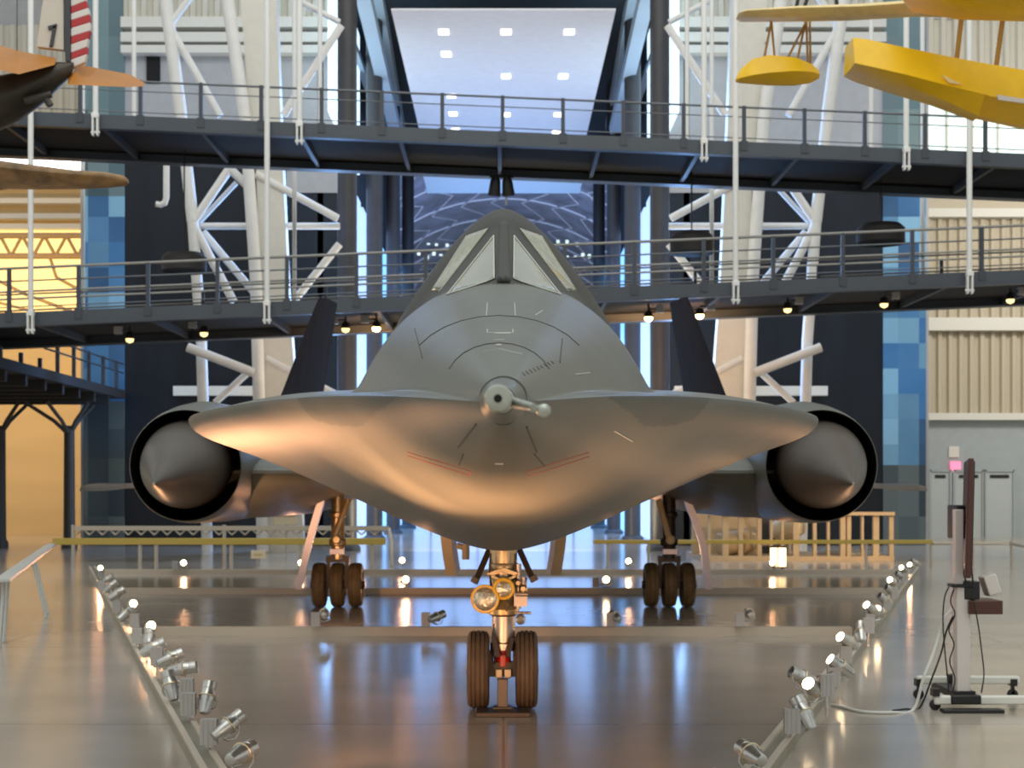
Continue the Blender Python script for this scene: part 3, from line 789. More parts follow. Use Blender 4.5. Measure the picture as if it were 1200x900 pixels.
def belly(x, D): return Vector((x, D, z_lo(x, D)))
ordn = ['first', 'second', 'third', 'fourth', 'fifth', 'sixth', 'seventh', 'eighth', 'ninth', 'tenth', 'eleventh', 'twelfth', 'thirteenth', 'fourteenth', 'fifteenth', 'sixteenth']
left = [  # D, head, box, aim, lit-lens visible, power, note
    (9.2, (283, 892), None, (0, 12.9, .9), 1, 150, 'cut by the picture bottom'),
    (10.26, (268, 850), (245, 862), (1.2, 12.2, 2.6), 1, 40, 'silver, tilted far over beside its grey box'),
    (11.6, (243, 817), (221, 829), (-1.9, 13.0, 2.9), 1, 50, 'silver, nearly upright beside its grey box'),
    (12.5, (200, 803), (219, 811), (-3.6, 13.4, 3.2), 1, 60, 'silver with a glowing collar, pointing straight up'),
    (13.2, (215, 784), None, (.3, 13.2, .8), 0, 70, 'silver, lying low and pointing across the floor'),
    (14.1, (200, 771), (184, 769), (1.0, 15.6, 1.9), 0, 80, 'silver, tilted across in front of two tall ballast boxes'),
    (14.8, (180, 759), (187, 777), (-.5, 15.5, 1.8), 0, 0, 'silver, overlapping its own tall ballast box'),
    (15.9, (175, 747), None, (-4.15, 18.6, 1.7), 0, 110, 'silver, just under the brightest lit lamp of its rail'),
    (17.0, (177, 735), (161, 745), (-2.0, 9.0, 2.2), 1, 150, 'lit bright, above a lilac-grey box'),
    (19.2, (147, 720), (158, 729), (-3.1, 21.6, 1.75), 1, 450, 'lit, low on the rail beside a pink-grey box'),
    (20.6, (156, 708), None, (-1.6, 9.0, 2.0), 1, 120, 'lit, raised on its stem behind two other lit lamps'),
    (21.6, (137, 696), (137, 711), (-2.5, 23, 2.4), 0, 0, 'yellowish, unlit, above a narrow upright box'),
    (25.0, (130, 687), (119, 686), (-4, 26, 2.4), 0, 0, 'small, unlit, leaning in over the rail'),
    (27.5, (126, 679), None, (-4, 27.5, 2.2), 0, 0, 'small and dark, with a black-looking head'),
    (30.5, (118, 666), (118, 677), (-4.0, 12, 2.4), 1, 120, 'lit, the topmost at the rail end'),
]
lab_l = lambda i, n: '%s lamp up the left rail: %s' % (ordn[i], n)
for i, (D, hd_, bx, aim, lit, pw, note) in enumerate(left):
    lamp(D, hd_[0], hd_[1], bx, aim, lit, lab_l(i, note), GL, XL, pw)
right = [
    (9.2, (880, 888), None, (0, 12.9, 1.0), 0, 50, 'silver, leaning to the jet at the picture bottom'),
    (10.75, (941, 835), (928, 850), (.9, 12.0, 3.0), 0, 20, 'silver, unlit side showing, behind a pale box'),
    (11.7, (955, 808), (969, 803), (.4, 9.4, 1.95), 1, 14, 'lit bright, white cable ending at its foot'),
    (12.4, (941, 794), None, (.6, 12.0, 1.2), 0, 0, 'small coiled-cable lamp hidden behind a bright one'),
    (13.2, (985, 781), (977, 793), (.6, 12.6, 1.9), 1, 20, 'lit bright, long head lying flat'),
    (15.0, (994, 752), (991, 767), (.8, 13.5, 1.9), 1, 40, 'dimly lit at the mouth, above a tall white box'),
    (17.0, (1009, 740), (1018, 733), (4.12, 18.3, 1.85), 0, 45, 'silver, lying beside a tall glowing-topped box'),
    (19.2, (1022, 714), (1019, 731), (2.0, 17.5, 2.2), 1, 40, 'lit with oval mouth over a cream-topped box'),
    (20.0, (1031, 717), None, (2.4, 16.0, 2.2), 1, 40, 'lit, round and bright low beside the rail'),
    (22.0, (1037, 703), (1039, 712), (3.0, 21, 2.2), 0, 0, 'grey, unlit, above a small box'),
    (24.5, (1044, 692), (1048, 702), (3.4, 23, 2.2), 0, 0, 'white, unlit, under a lit lamp'),
    (26.0, (1046, 682), None, (3.4, 22, 2.4), 1, 60, 'lit, small and raised on its stem'),
    (29.0, (1056, 678), (1060, 684), (3.4, 28, 2.4), 0, 0, 'small, unlit, among the far cluster'),
    (31.5, (1059, 667), None, (3.4, 26, 2.6), 1, 40, 'lit, inner one of the far pair'),
    (33.0, (1068, 667), None, (4, 26, 2.6), 1, 40, 'lit, outer one of the far pair'),
    (34.5, (1073, 670), None, (5, 33, 2.6), 0, 0, 'dark head, last at the far end'),
]
lab_r = lambda i, n: '%s lamp up the right rail: %s' % (ordn[i], n)
for i, (D, hd_, bx, aim, lit, pw, note) in enumerate(right):
    lamp(D, hd_[0], hd_[1], bx, aim, lit, lab_r(i, note), GR, XR, pw)
cross = [
    (19.4, (380, 719), (370, 729), (-2.7, 24, .6), 1, 160, 'lamp with white box in front of the left main wheels'),
    (19.4, (512, 725), (499, 730), (.4, 20.5, .7), 0, 0, 'silver lamp tilted over the near cross rail, left of the nose wheels'),
    (19.4, (721, 729), (716, 729), (.9, 21, .6), 0, 0, 'pale lamp and box on the near cross rail, right of the nose wheels'),
    (19.4, (878, 719), (867, 731), (2.9, 24, .8), 0, 50, 'yellowish lamp with white box on the near cross rail, right end'),
    (27.4, (475, 685), None, (-.8, 18, 2.0), 1, 80, 'lit lamp on the middle cross rail, right of the left main wheels'),
    (27.4, (711, 683), (698, 690), (.8, 20, 1.6), 1, 0, 'lamp with dim yellow lens on the middle cross rail beside its box'),
    (34.1, (215, 663), (205, 668), (-4, 21, 2.2), 1, 80, 'lit lamp with box on the far cross rail, near its left end'),
    (34.1, (353, 662), None, (-3.6, 22, 2.2), 1, 80, 'lit lamp on the far cross rail beside the left gear door'),
    (34.1, (471, 657), None, (-1, 22, 1.6), 1, 60, 'lit lamp on the far cross rail, beside the blue reflection'),
    (34.1, (737, 658), None, (1, 22, 1.6), 1, 40, 'lit lamp on the far cross rail, left of the right main wheels'),
    (34.1, (905, 662), None, (4, 22, 2.2), 1, 40, 'lit lamp on the far cross rail in front of glowing lanterns'),
]
for (D, hd_, bx, aim, lit, pw, note) in cross:
    lamp(D, hd_[0], hd_[1], bx, aim, lit, note, GC, None, pw, hs=1.0 if D < 20 else 1.25)
# unseen lamps added below the frame to warm the belly and nose gear
for (D, xl, uv, pw, an) in ((4.7, XL, (580, 588), 350, 54), (5.3, XL, (510, 574), 400, 42), (5.9, XL, (440, 552), 440, 34), (6.6, XL, (365, 516), 230, 26), (4.7, XR, (640, 560), 55, 95), (7.6, XR, (740, 590), 22, 44), (7.4, XL, None, 260, 60), (8.3, XR, None, 150, 60)):
    aim = hit(*uv) if uv else Vector((0, 12.4, .35)); X = xl(D)
    d = (aim - Vector((X, D, .2))).normalized()
    lamp(D, CX + X * F / D, CY + 1.6 * F / D, None, aim, 1, 'out-of-sight lamp on the %s rail, before the ones the picture shows' % ('left' if X < 0 else 'right'), GL if X < 0 else GR, xl, 0)
    spot('track_lamp_beam', Vector((X, D, .2)) + d * .16, aim, pw, WARM, an, 1.0, .06)

# ================================================================== BUILDING
fl = MB(); fl.bb(-60, 60, -12, 125, -.2, 0); struct(fl.build('floor', M_floor, None, smooth=0))
DF = 53.0
def wallbox(name, u0, u1, v0, v1, D, m, depth=.3):
    mb = MB(); mb.bb(GX(u0, D), GX(u1, D), D, D + depth, max(0, GZ(v1, D)), GZ(v0, D)); return struct(mb.build(name, m, None, smooth=0))
def zfloor(D): return 578 + H * F / D
# dark glazed wall on both sides of the passage, grey wall above
for sd_, (ua, ub) in (('left', (145, 403)), ('right', (778, 1035))):
    wallbox('wall_dark_' + sd_, ua, ub, 192, zfloor(DF), DF, M_dark)
    wallbox('wall_upper_' + sd_, ua, ub, -60, 192, DF, M_grey)
    for i, (v0, v1, m_) in enumerate(((24, 36, M_ledge), (42, 53, M_ledge), (57, 66, M_ledge))):
        mb = MB(); mb.bb(GX(ua, DF), GX(ub, DF), DF - .45, DF, GZ(v1, DF), GZ(v0, DF)); struct(mb.build('trim_ledge_%s' % sd_, m_, None, smooth=0))
    mb = MB(); mb.bb(GX(ua, DF) + (5.6 if sd_ == 'left' else 0), GX(ub, DF) - (5.6 if sd_ == 'right' else 0), DF - .05, DF, GZ(226, DF), GZ(196, DF)); struct(mb.build('trim_band_%s' % sd_, M_grey, None, smooth=0))
    # white horizontal duct low on the wall
    mb = MB(); mb.bb(GX(205 if sd_ == 'left' else 790, DF), GX(345 if sd_ == 'left' else 968, DF), DF - .3, DF, GZ(464, DF), GZ(453, DF)); struct(mb.build('trim_duct_%s' % sd_, M_ledge, None, smooth=0))
mb = MB(); mb.bb(GX(172, DF), GX(188, DF), DF - .06, DF, GZ(98, DF), GZ(67, DF)); struct(mb.build('door_1', M_hole, None, smooth=0))
def corrugated(name, u0, u1, v0, v1, D, m, pitch=.45, depth=.14):
    x0, x1 = GX(u0, D), GX(u1, D); n = max(2, int((x1 - x0) / pitch)); z0, z1 = max(0, GZ(v1, D)), GZ(v0, D)
    prof = []
    for i in range(n):
        a = x0 + (x1 - x0) * i / n; p = (x1 - x0) / n
        prof += [(a, 0), (a + p * .35, 0), (a + p * .5, -depth), (a + p * .85, -depth)]
    prof.append((x1, 0))
    mb = MB(); mb.grid([[(x, D + d, z) for x, d in prof] for z in (z0, z1)])
    mb.add([(x0, D + .3, z0), (x1, D + .3, z0), (x1, D + .3, z1), (x0, D + .3, z1)], [(0, 1, 2, 3)])
    return struct(mb.build(name, m, None, smooth=0))
corrugated('wall_corrugated_left', 145, 403, -60, 24, DF - .2, M_corr, .4)
corrugated('wall_corrugated_right', 778, 1035, -60, 24, DF - .2, M_corr, .4)
# metal-tiled end bands of the facade
for sd_, (ua, ub) in (('left', (98, 146)), ('right', (1035, 1085))):
    mid = 470 if sd_ == 'left' else 545
    wallbox('wall_tiles_%s' % sd_, ua, ub, 230, mid, DF - .05, M_tileb)
    wallbox('wall_tiles_lower_%s' % sd_, ua, ub, mid, zfloor(DF), DF - .05, M_tileg)
    wallbox('wall_tiles_upper_%s' % sd_, ua, ub, -60, 230, DF - .05, M_tilet)
    mb = MB(); x = GX(ua if sd_ == 'left' else ub, DF); mb.bb(x - .1, x + .1, DF, DF + 14, 0, GZ(-60, DF)); struct(mb.build('wall_return_%s' % sd_, M_grey, None, smooth=0))

# ---- left bay: warm, deep
DL = 66.0
wallbox('wall_bay_left', -330, 104, 395, zfloor(DL), DL, M_ywall)
wallbox('wall_bay_left_middle', -330, 104, 205, 395, DL, M_ywall)
corrugated('wall_bay_left_upper', -330, 104, 30, 178, DL - .1, M_corr, .5)
wallbox('wall_bay_left_top', -330, 104, -60, 32, DL, M_grey)
wn = MB(); wn.bb(GX(-300, DL), GX(104, DL), DL - .15, DL - .05, GZ(203, DL), GZ(176, DL)); struct(wn.build('window_1', M_winw, None, smooth=0))
wn = MB(); wn.bb(GX(-300, DL), GX(101, DL), DL - .15, DL - .05, GZ(366, DL), GZ(265, DL)); struct(wn.build('window_2', M_yglow, None, smooth=0))  # warm lamplight on the bay wall, put in as a glowing sheet
for i, v in enumerate((214, 232, 250, 262)):
    wallbox('trim_beam_left', -300, 101, v, v + 6, DL - .6, M_ledge, .4)
def lattice(name, parts, m, label, cat, r=.09):
    mb = MB()
    for (u0, v0, u1, v1, D, rr) in parts: mb.tube(P(u0, v0, D), P(u1, v1, D), rr, seg=8)
    o = mb.build(name, m, None); tag(o, label, cat); return o
tp = []
for v in (276, 300): tp.append((-60, v, 103, v, 62, .12))
for i in range(-2, 5):
    u = i * 26; tp += [(u, 276, u + 13, 300, 62, .07), (u + 13, 300, u + 26, 276, 62, .07)]
tp += [(-40, 310, 30, 345, 62, .07), (30, 345, 103, 372, 62, .07), (-40, 345, 40, 365, 62, .06), (58, 300, 66, 325, 62, .07), (66, 325, 103, 345, 62, .07)]
lattice('roof_truss_frame', tp, M_wtruss, 'brown lattice truss in front of the glowing amber windows', 'truss')
# ---- right bay
DR = 62.0
corrugated('wall_bay_right', 1080, 1600, 386, 490, DR, M_corrb, .42)
corrugated('wall_bay_right_middle', 1080, 1600, 255, 376, DR, M_corrb, .42)
corrugated('wall_bay_right_upper', 1080, 1600, 20, 112, DR, M_corr, .5)
wallbox('wall_bay_right_band', 1080, 1600, 200, 256, DR - .1, M_corrb)
wallbox('wall_bay_right_top', 1080, 1600, -60, 22, DR - .1, M_grey)
wallbox('wall_bay_right_lower', 1080, 1600, 489, zfloor(DR), DR - .1, M_lower)
wallbox('trim_ledge_bay', 1080, 1600, 372, 387, DR - .5, M_ledge, .5)
wallbox('trim_ledge_bay_lower', 1080, 1600, 484, 492, DR - .5, M_ledge, .5)
wallbox('trim_ledge_bay_upper', 1080, 1600, 244, 254, DR - .5, M_ledge, .5)
wn = MB(); wn.bb(GX(1080, DR), GX(1600, DR), DR - .1, DR, GZ(202, DR), GZ(110, DR)); struct(wn.build('window_3', M_wint, None, smooth=0))
for i, u in enumerate((1110, 1140, 1170)):
    wallbox('trim_mullion_bay', u - 1, u + 1, 112, 200, DR - .3, M_ledge, .2)
for i, (u0, u1) in enumerate(((1088, 1112), (1116, 1150), (1152, 1186))):
    mb = MB(); mb.bb(GX(u0, DR), GX(u1, DR), DR - .22, DR - .1, 0, GZ(553, DR)); od = struct(mb.build('door_%d' % (i + 2), M_ydoor, None, smooth=0))
    fm = MB(); x0, x1, z1 = GX(u0, DR), GX(u1, DR), GZ(553, DR)
    for a in (x0, x1): fm.bb(a - .05, a + .05, DR - .28, DR - .1, 0, z1 + .08)
    fm.bb(x0, x1, DR - .28, DR - .1, z1, z1 + .1); fm.build('door_frame', M_lower, od, smooth=0)
    pl = MB(); pl.bb(x0 + .2, x1 - .2, DR - .25, DR - .2, z1 - .25, z1 - .12); pl.build('door_closer', M_plast, od, smooth=0)
es = thing('exit_sign', 'small pink glowing sign on the grey wall above the doors', 'sign', tuple(P(1118, 547, DR - .2)))
mb = MB(); mb.bb(GX(1112, DR), GX(1124, DR), DR - .26, DR - .1, GZ(553, DR), GZ(541, DR)); mb.build('sign_box', M_exit, es, bevel=.02)
tag(wallbox('notice_sign', 1112, 1124, 523, 536, DR - .16, M_ledge, .06), 'small white notice on the grey wall over the pink sign', 'sign'); bpy.data.objects['notice_sign']['kind'] = 'thing'

# ---- passage: columns, glowing glass, soffit, vault
G_col = 'round dark columns along the passage'
for side, lab in ((-1, 'left'), (1, 'right')):
    for i, D in enumerate((48.3, 58.5, 68.5, 79.0)):
        r_ = .31 if i else .305
        X = 4.9 * side
        t = thing('round_column', 'tall round dark column, %s of the row on the %s side of the passage' % (['nearest', 'second', 'third', 'last'][i], lab), 'column', (X, D, 0), G_col)
        m = MB(); m.lathe([(r_, 0), (r_, 20.5)], (X, D, 0), (0, 0, 1), 28); m.build('shaft', M_col, t, smooth=40)
        m = MB(); m.lathe([(r_ + .12, 0), (r_ + .12, .12), (r_ + .03, .2)], (X, D, 0), (0, 0, 1), 28); m.build('base_ring', M_walk, t)
    # glazed side wall behind the columns, lit blue
    for i, (d0, d1, mm) in enumerate(((54, 62, M_blue2), (63, 71, M_blue2), (72, 83, M_blue))):
        mb = MB(); mb.bb(side * 5.75, side * 5.95, d0, d1, 0, 13.5); struct(mb.build('window_%d' % (4 + i + (3 if side > 0 else 0)), mm, None, smooth=0))
        mb = MB()
    mb = MB(); mb.bb(side * 6.2, side * 6.4, 53, 88, 0, 24); struct(mb.build('wall_passage_%s' % lab, M_ceil, None, smooth=0))
    # raking steel beams on each side of the ceiling panel
    for k, (ua, va, ub, vb, d0, d1, wd) in enumerate(((425, -10, 463, 152, 50, 66, .5), (443, -10, 470, 150, 56, 72, .35), (408, 40, 450, 150, 55, 72, .28))):
        if side > 0: ua, ub = 1184 - ua, 1184 - ub
        t = MB(); t.beam(P(ua, va, d0), P(ub, vb, d1), wd, .3)
        o = t.build('ceiling_beam', M_beamb, None, smooth=0)
        struct(o)
mb = MB(); mb.bb(-6.4, 6.4, 49, 88, 20.0, 20.4); struct(mb.build('ceiling_passage', M_ceil, None, smooth=0))
# lit clerestory strips beside the ceiling panel
for side in (-1, 1):
    mb = MB(); mb.bb(side * 5.6, side * 5.7, 50, 60, 14.2, 19.6); struct(mb.build('window_%d' % (10 if side < 0 else 11), M_bluew, None, smooth=0))
# suspended ceiling panel with downlights
sf = thing('ceiling_panel', 'large pale suspended ceiling panel with recessed downlights above the passage', 'ceiling panel', (0, 58, 16.9))
m = MB(); pz0 = 16.85
def soff(t, s_): # t depth 0..1, s_ across
    return Vector((3.5 * s_ * (1 + .02 * t), 48 + 21 * t, pz0 + .35 * t))
m.solid([[soff(0, -1), soff(0, 1), soff(0, 1) + Vector((0, 0, .06)), soff(0, -1) + Vector((0, 0, .06))], [soff(1, -1), soff(1, 1), soff(1, 1) + Vector((0, 0, .25)), soff(1, -1) + Vector((0, 0, .25))]])
m.build('panel', M_soffit, sf, smooth=0)
for (u, v) in ((520, 37), (593, 37), (667, 37), (523, 63), (593, 89), (660, 89), (529, 112), (593, 134), (654, 134), (531, 133), (534, 152), (652, 154)):
    # depth where the sight line meets the panel's underside
    D = 48.0
    for _ in range(30): D = (pz0 + .35 * (D - 48) / 21 - H) * F / (578 - v)
    q = P(u, v, D); m = MB(); m.bb(q.x - .16, q.x + .16, q.y - .28, q.y + .28, q.z - .03, q.z + .02); m.build('downlight', M_dlight, sf, smooth=0)
s2 = MB(); s2.bb(-3.75, 3.75, 70, 76, 16.6, 16.9); tag(s2.build('ceiling_panel', M_soffit, None, smooth=0), 'second narrow white ceiling panel, deeper in the passage below the upper walkway', 'ceiling panel')
# far hall: barrel vault with ribs
RV = 13.5; ZV = 11.0
def vp(a, y, r=RV): return Vector((r * math.cos(a), y, ZV + r * math.sin(a) * .95))
mb = MB(); mb.grid([[vp(math.pi * k / 40, y) for k in range(41)] for y in (86, 160)]); struct(mb.build('ceiling_vault', M_vault, None, smooth=40, fix=False))
mb = MB(); mb.bb(-16, 16, 160, 160.3, 0, 26); struct(mb.build('wall_vault_end', M_vault, None, smooth=0))
vt = thing('vault_truss_frame', 'pale lattice of arched ribs under the dark blue vault of the far hall', 'truss', (0, 100, 11))
for y in (89, 97, 105, 113, 121, 130, 140, 151):
    m = MB(); m.poly([vp(math.pi * k / 36, y, RV - .4) for k in range(37)], .08, 6); m.build('rib', M_lattice, vt)
for k in range(4, 33, 2):
    m = MB(); a0 = math.pi * k / 36
    pts = [vp(a0 + (.07 if j % 2 else -.07), 89 + 5 * j, RV - .5) for j in range(14)]
    m.poly(pts, .05, 6); m.build('lattice', M_lattice, vt)
# bands of lit portholes and lit gallery in the far hall
random.seed(3)
for (v, n, h_) in ((285, 18, 4), (300, 24, 5)):
    m = MB()
    for i in range(n):
        u = 490 + i * 210 / n + random.uniform(-2, 2)
        q = P(u, v + random.uniform(-3, 3), 126 if v < 300 else 122); m.bb(q.x - .12, q.x + .12, q.y, q.y + .2, q.z - .05, q.z + random.uniform(.05, .3))
    o = m.build('gallery_lights', M_wint, None, smooth=0); tag(o, 'scattered small greenish lights along the far hall wall, row at height %s' % ('upper' if v < 300 else 'lower'), 'lights', kind='stuff')
mb = MB(); mb.bb(GX(472, 157), GX(540, 157), 157, 157.2, GZ(345, 157), GZ(310, 157)); struct(mb.build('window_12', M_bluew, None, smooth=0))
mb = MB(); mb.bb(GX(648, 157), GX(712, 157), 157, 157.2, GZ(345, 157), GZ(310, 157)); struct(mb.build('window_13', M_bluew, None, smooth=0))
# blue glowing glass screen closing the passage at floor level
mb = MB(); mb.bb(-5.7, 5.7, 84, 84.2, 0, 10.5); struct(mb.build('window_14', M_blue2, None, smooth=0))
for i, u in enumerate((478, 505, 532, 560, 592, 640, 672, 700)):
    mb = MB(); mb.bb(GX(u, 83) - .05, GX(u, 83) + .05, 82.8, 83.0, 0, 10.5); struct(mb.build('trim_mullion_screen', M_walk, None, smooth=0))

# ---- white steel tower trusses in front of the facade
DT = 47.0
def pipe(parent, a, b, wpx, m, name, D=DT, dz=0):
    mb = MB(); mb.tube(P(a[0], a[1], D + dz), P(b[0], b[1], D + dz), wpx * .5 * D / F, seg=14); return mb.build(name, m, parent)
def plate(parent, poly, m, name, D=DT, th=.5):
    mb = MB(); mb.prism([(GX(u, D), GZ(v, D)) for u, v in poly], D, D + th); return mb.build(name, m, parent, smooth=0)
for side in ('left', 'right'):
    mir = (lambda u: u) if side == 'left' else (lambda u: 1182 - u)
    tr = thing('steel_tower', 'tall white tubular steel truss leg %s of the passage' % side, 'steel truss', (GX(mir(290), DT), DT, 0), 'white truss towers')
    def pp_(a, b, w_, m_=M_truss, nm='brace', dz=0): pipe(tr, (mir(a[0]), a[1]), (mir(b[0]), b[1]), w_, m_, nm, DT, dz)
    def pl_(poly, m_, nm): plate(tr, [(mir(u), v) for u, v in poly], m_, nm)
    b0 = zfloor(DT)
    pl_([(278, -60), (322, -60), (329, 140), (338, 340), (348, 480), (356, b0), (312, b0), (309, 480), (300, 200), (292, 140)], M_trussc, 'main_plate')
    pp_((186, -60), (212, 135), 15, nm='leg'); pp_((212, 135), (226, 260), 14, nm='leg'); pp_((226, 260), (236, 400), 13, nm='leg'); pp_((236, 400), (243, b0), 13, nm='leg')
    pp_((258, -60), (287, 140), 15, nm='leg', dz=-.4); pp_((287, 140), (300, 330), 14, nm='leg', dz=-.4); pp_((300, 330), (308, b0), 14, nm='leg', dz=-.4)
    pp_((197, 28), (258, 136), 9); pp_((236, -20), (200, 28), 8)
    pp_((270, 196), (228, 258), 10); pp_((277, 214), (232, 262), 6, dz=.5)
    pp_((228, 266), (274, 354), 10); pp_((238, 272), (302, 348), 9, dz=.4)
    pp_((268, 196), (290, 218), 10); pp_((300, 204), (396, 256), 9)
    pp_((232, 265), (398, 265), 8, dz=.3)
    pp_((398, 286), (345, 352), 9)
    pp_((220, 407), (298, 437), 11, dz=-.5); pp_((290, 437), (252, 472), 8); pp_((312, 420), (394, 462), 8)
    pp_((400, 30), (332, 135), 9); pp_((330, -10), (398, 26), 7)
# white J pipe and hanging theatre lights
m = MB(); m.poly([P(195, 180, 45), P(195, 232, 45), P(193, 238, 45), P(188, 240, 45), P(183, 239, 45)], .09, 10); tag(m.build('hanging_pipe', M_hang, None), 'white J-shaped pipe hanging below the upper walkway, before the dark wall', 'pipe')

# ---- walkways
def walkway(name, label, zl, zr, d0, d1, fh, rails, spacing, u0, post_h, light_rails):
    x0, x1 = -26.0, 26.0; xa, xb = GX(0, d0), GX(1200, d0)
    def zt(x): return zl + (zr - zl) * (x - xa) / (xb - xa)
    wk = thing(name, label, 'walkway', (0, d0, zt(0)))
    def strip(ya, yb, dz0, dz1, m, nm):
        mb = MB(); mb.solid([[(x, ya, zt(x) + dz0), (x, yb, zt(x) + dz0), (x, yb, zt(x) + dz1), (x, ya, zt(x) + dz1)] for x in (x0, x1)]); return mb.build(nm, m, wk, smooth=0)
    strip(d0, d0 + .12, -fh, 0, M_walk, 'fascia')
    strip(d1 - .12, d1, -fh - .0, .0, M_walk, 'far_beam')
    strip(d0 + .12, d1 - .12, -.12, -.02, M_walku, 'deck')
    strip(d0 - .04, d0 + .2, -fh - .03, -fh, M_walk, 'flange')
    strip(d1 - .3, d1 + .1, -fh - .04, -fh, M_walk, 'far_flange')
    k = -9
    while True:
        x = GX(u0, d0) + k * spacing * 1.65 * d0 / F; k += 1
        if x > x1: break
        if x < x0: continue
        mb = MB(); mb.solid([[(x - .05, d0 + .1, zt(x) - fh), (x + .05, d0 + .1, zt(x) - fh), (x + .05, d0 + .1, zt(x) - .12), (x - .05, d0 + .1, zt(x) - .12)],
                             [(x - .05, d1 - .1, zt(x) - fh + .02), (x + .05, d1 - .1, zt(x) - fh + .02), (x + .05, d1 - .1, zt(x) - .12), (x - .05, d1 - .1, zt(x) - .12)]]); mb.build('joist', M_post, wk, smooth=0)
    k = -14
    while True:
        u = u0 + k * spacing; x = GX(u, d0); k += 1
        if x > x1: break
        if x < x0: continue
        mb = MB(); mb.bb(x - .045, x + .045, d0 + .0, d0 + .1, zt(x) - .1, zt(x) + post_h + .03); mb.bb(x - .09, x + .09, d0 - .02, d0 + .04, zt(x) - .22, zt(x) + .02); mb.build('post', M_post, wk, smooth=0)
        if k % 2:
            xb_ = x + .4; mb = MB(); mb.bb(xb_ - .04, xb_ + .04, d1 - .1, d1, zt(x), zt(x) + post_h); mb.build('post', M_post, wk, smooth=0)
    for hh, m_, r_ in rails:
        mb = MB(); mb.tube((x0, d0 + .05, zt(x0) + hh), (x1, d0 + .05, zt(x1) + hh), r_, seg=8); mb.build('rail', m_, wk)
    for hh in light_rails:
        mb = MB(); mb.tube((x0, d1 - .05, zt(x0) + hh), (x1, d1 - .05, zt(x1) + hh), .025, seg=8); mb.build('rail', M_wire, wk)
    return zt
zt_lo = walkway('lower_walkway', 'lower of two dark steel walkways crossing behind the jet, rising gently to one side', GZ(367, 38), GZ(316, 38), 38, 43.0, .32,
                ((1.10, M_wire, .035), (.78, M_wired, .02), (.52, M_wire, .026), (.34, M_wire, .026), (.14, M_wired, .015)), 81.5, 173, 1.06, (1.15, .7))
zt_up = walkway('upper_walkway', 'upper of two dark steel walkways crossing high behind the jet', GZ(129, 38), GZ(180, 38), 38, 42.0, .32,
                ((.86, M_wired, .028), (.62, M_wired, .014), (.1, M_wired, .014)), 70.8, 235, .86, (.9,))

# ---- white hanger rods
G_h = 'white rods that hang the walkways'
rods = [(36, 'lo', 1), (97, 'lo', 0), (112, 'up', 1), (157, 'up', 0), (313, 'lo', 1), (345, 'lo', 0), (351, 'up', 1), (375, 'up', 0),
        (805, 'up', 0), (825, 'up', 1), (834, 'lo', 0), (862, 'lo', 1), (1021, 'up', 0), (1062, 'up', 1), (1081, 'lo', 0), (1136, 'lo', 1)]
cnt = {}
for (u, which, cl) in rods:
    D = (37.88 if which == 'up' else 37.8) if cl else (42.2 if which == 'up' else 43.1); x = GX(u, D); z = (zt_up if which == 'up' else zt_lo)(x)
    sd_ = 'left' if u < 600 else 'right'
    i = cnt.get((which, sd_, cl), 0); cnt[(which, sd_, cl)] = i + 1
    z0 = z - .1 if cl else z + .02
    t = thing('hanger_rod', '%s white hanger rod on the %s edge of the %s walkway, %s half' % (['outermost', 'inner'][i] if sd_ == 'left' else ['inner', 'outermost'][i], 'front, clevis-ended' if cl else 'back', {'up': 'upper', 'lo': 'lower'}[which], sd_), 'rod', (x, D, z), G_h)
    m = MB(); m.tube((x, D, z0), (x, D, 30), .068 if cl else .06, seg=12); m.build('rod', M_hang, t)
    if cl:
        m = MB(); m.box((x - .055, D - .02, z0 - .22), (.045, .14, .5)); m.box((x + .055, D - .02, z0 - .22), (.045, .14, .5)); m.box((x, D - .02, z0 + .03), (.17, .15, .12)); m.tube((x - .11, D - .02, z0 - .38), (x + .11, D - .02, z0 - .38), .035, seg=10)
        m.build('clevis', M_hang, t, bevel=.012)

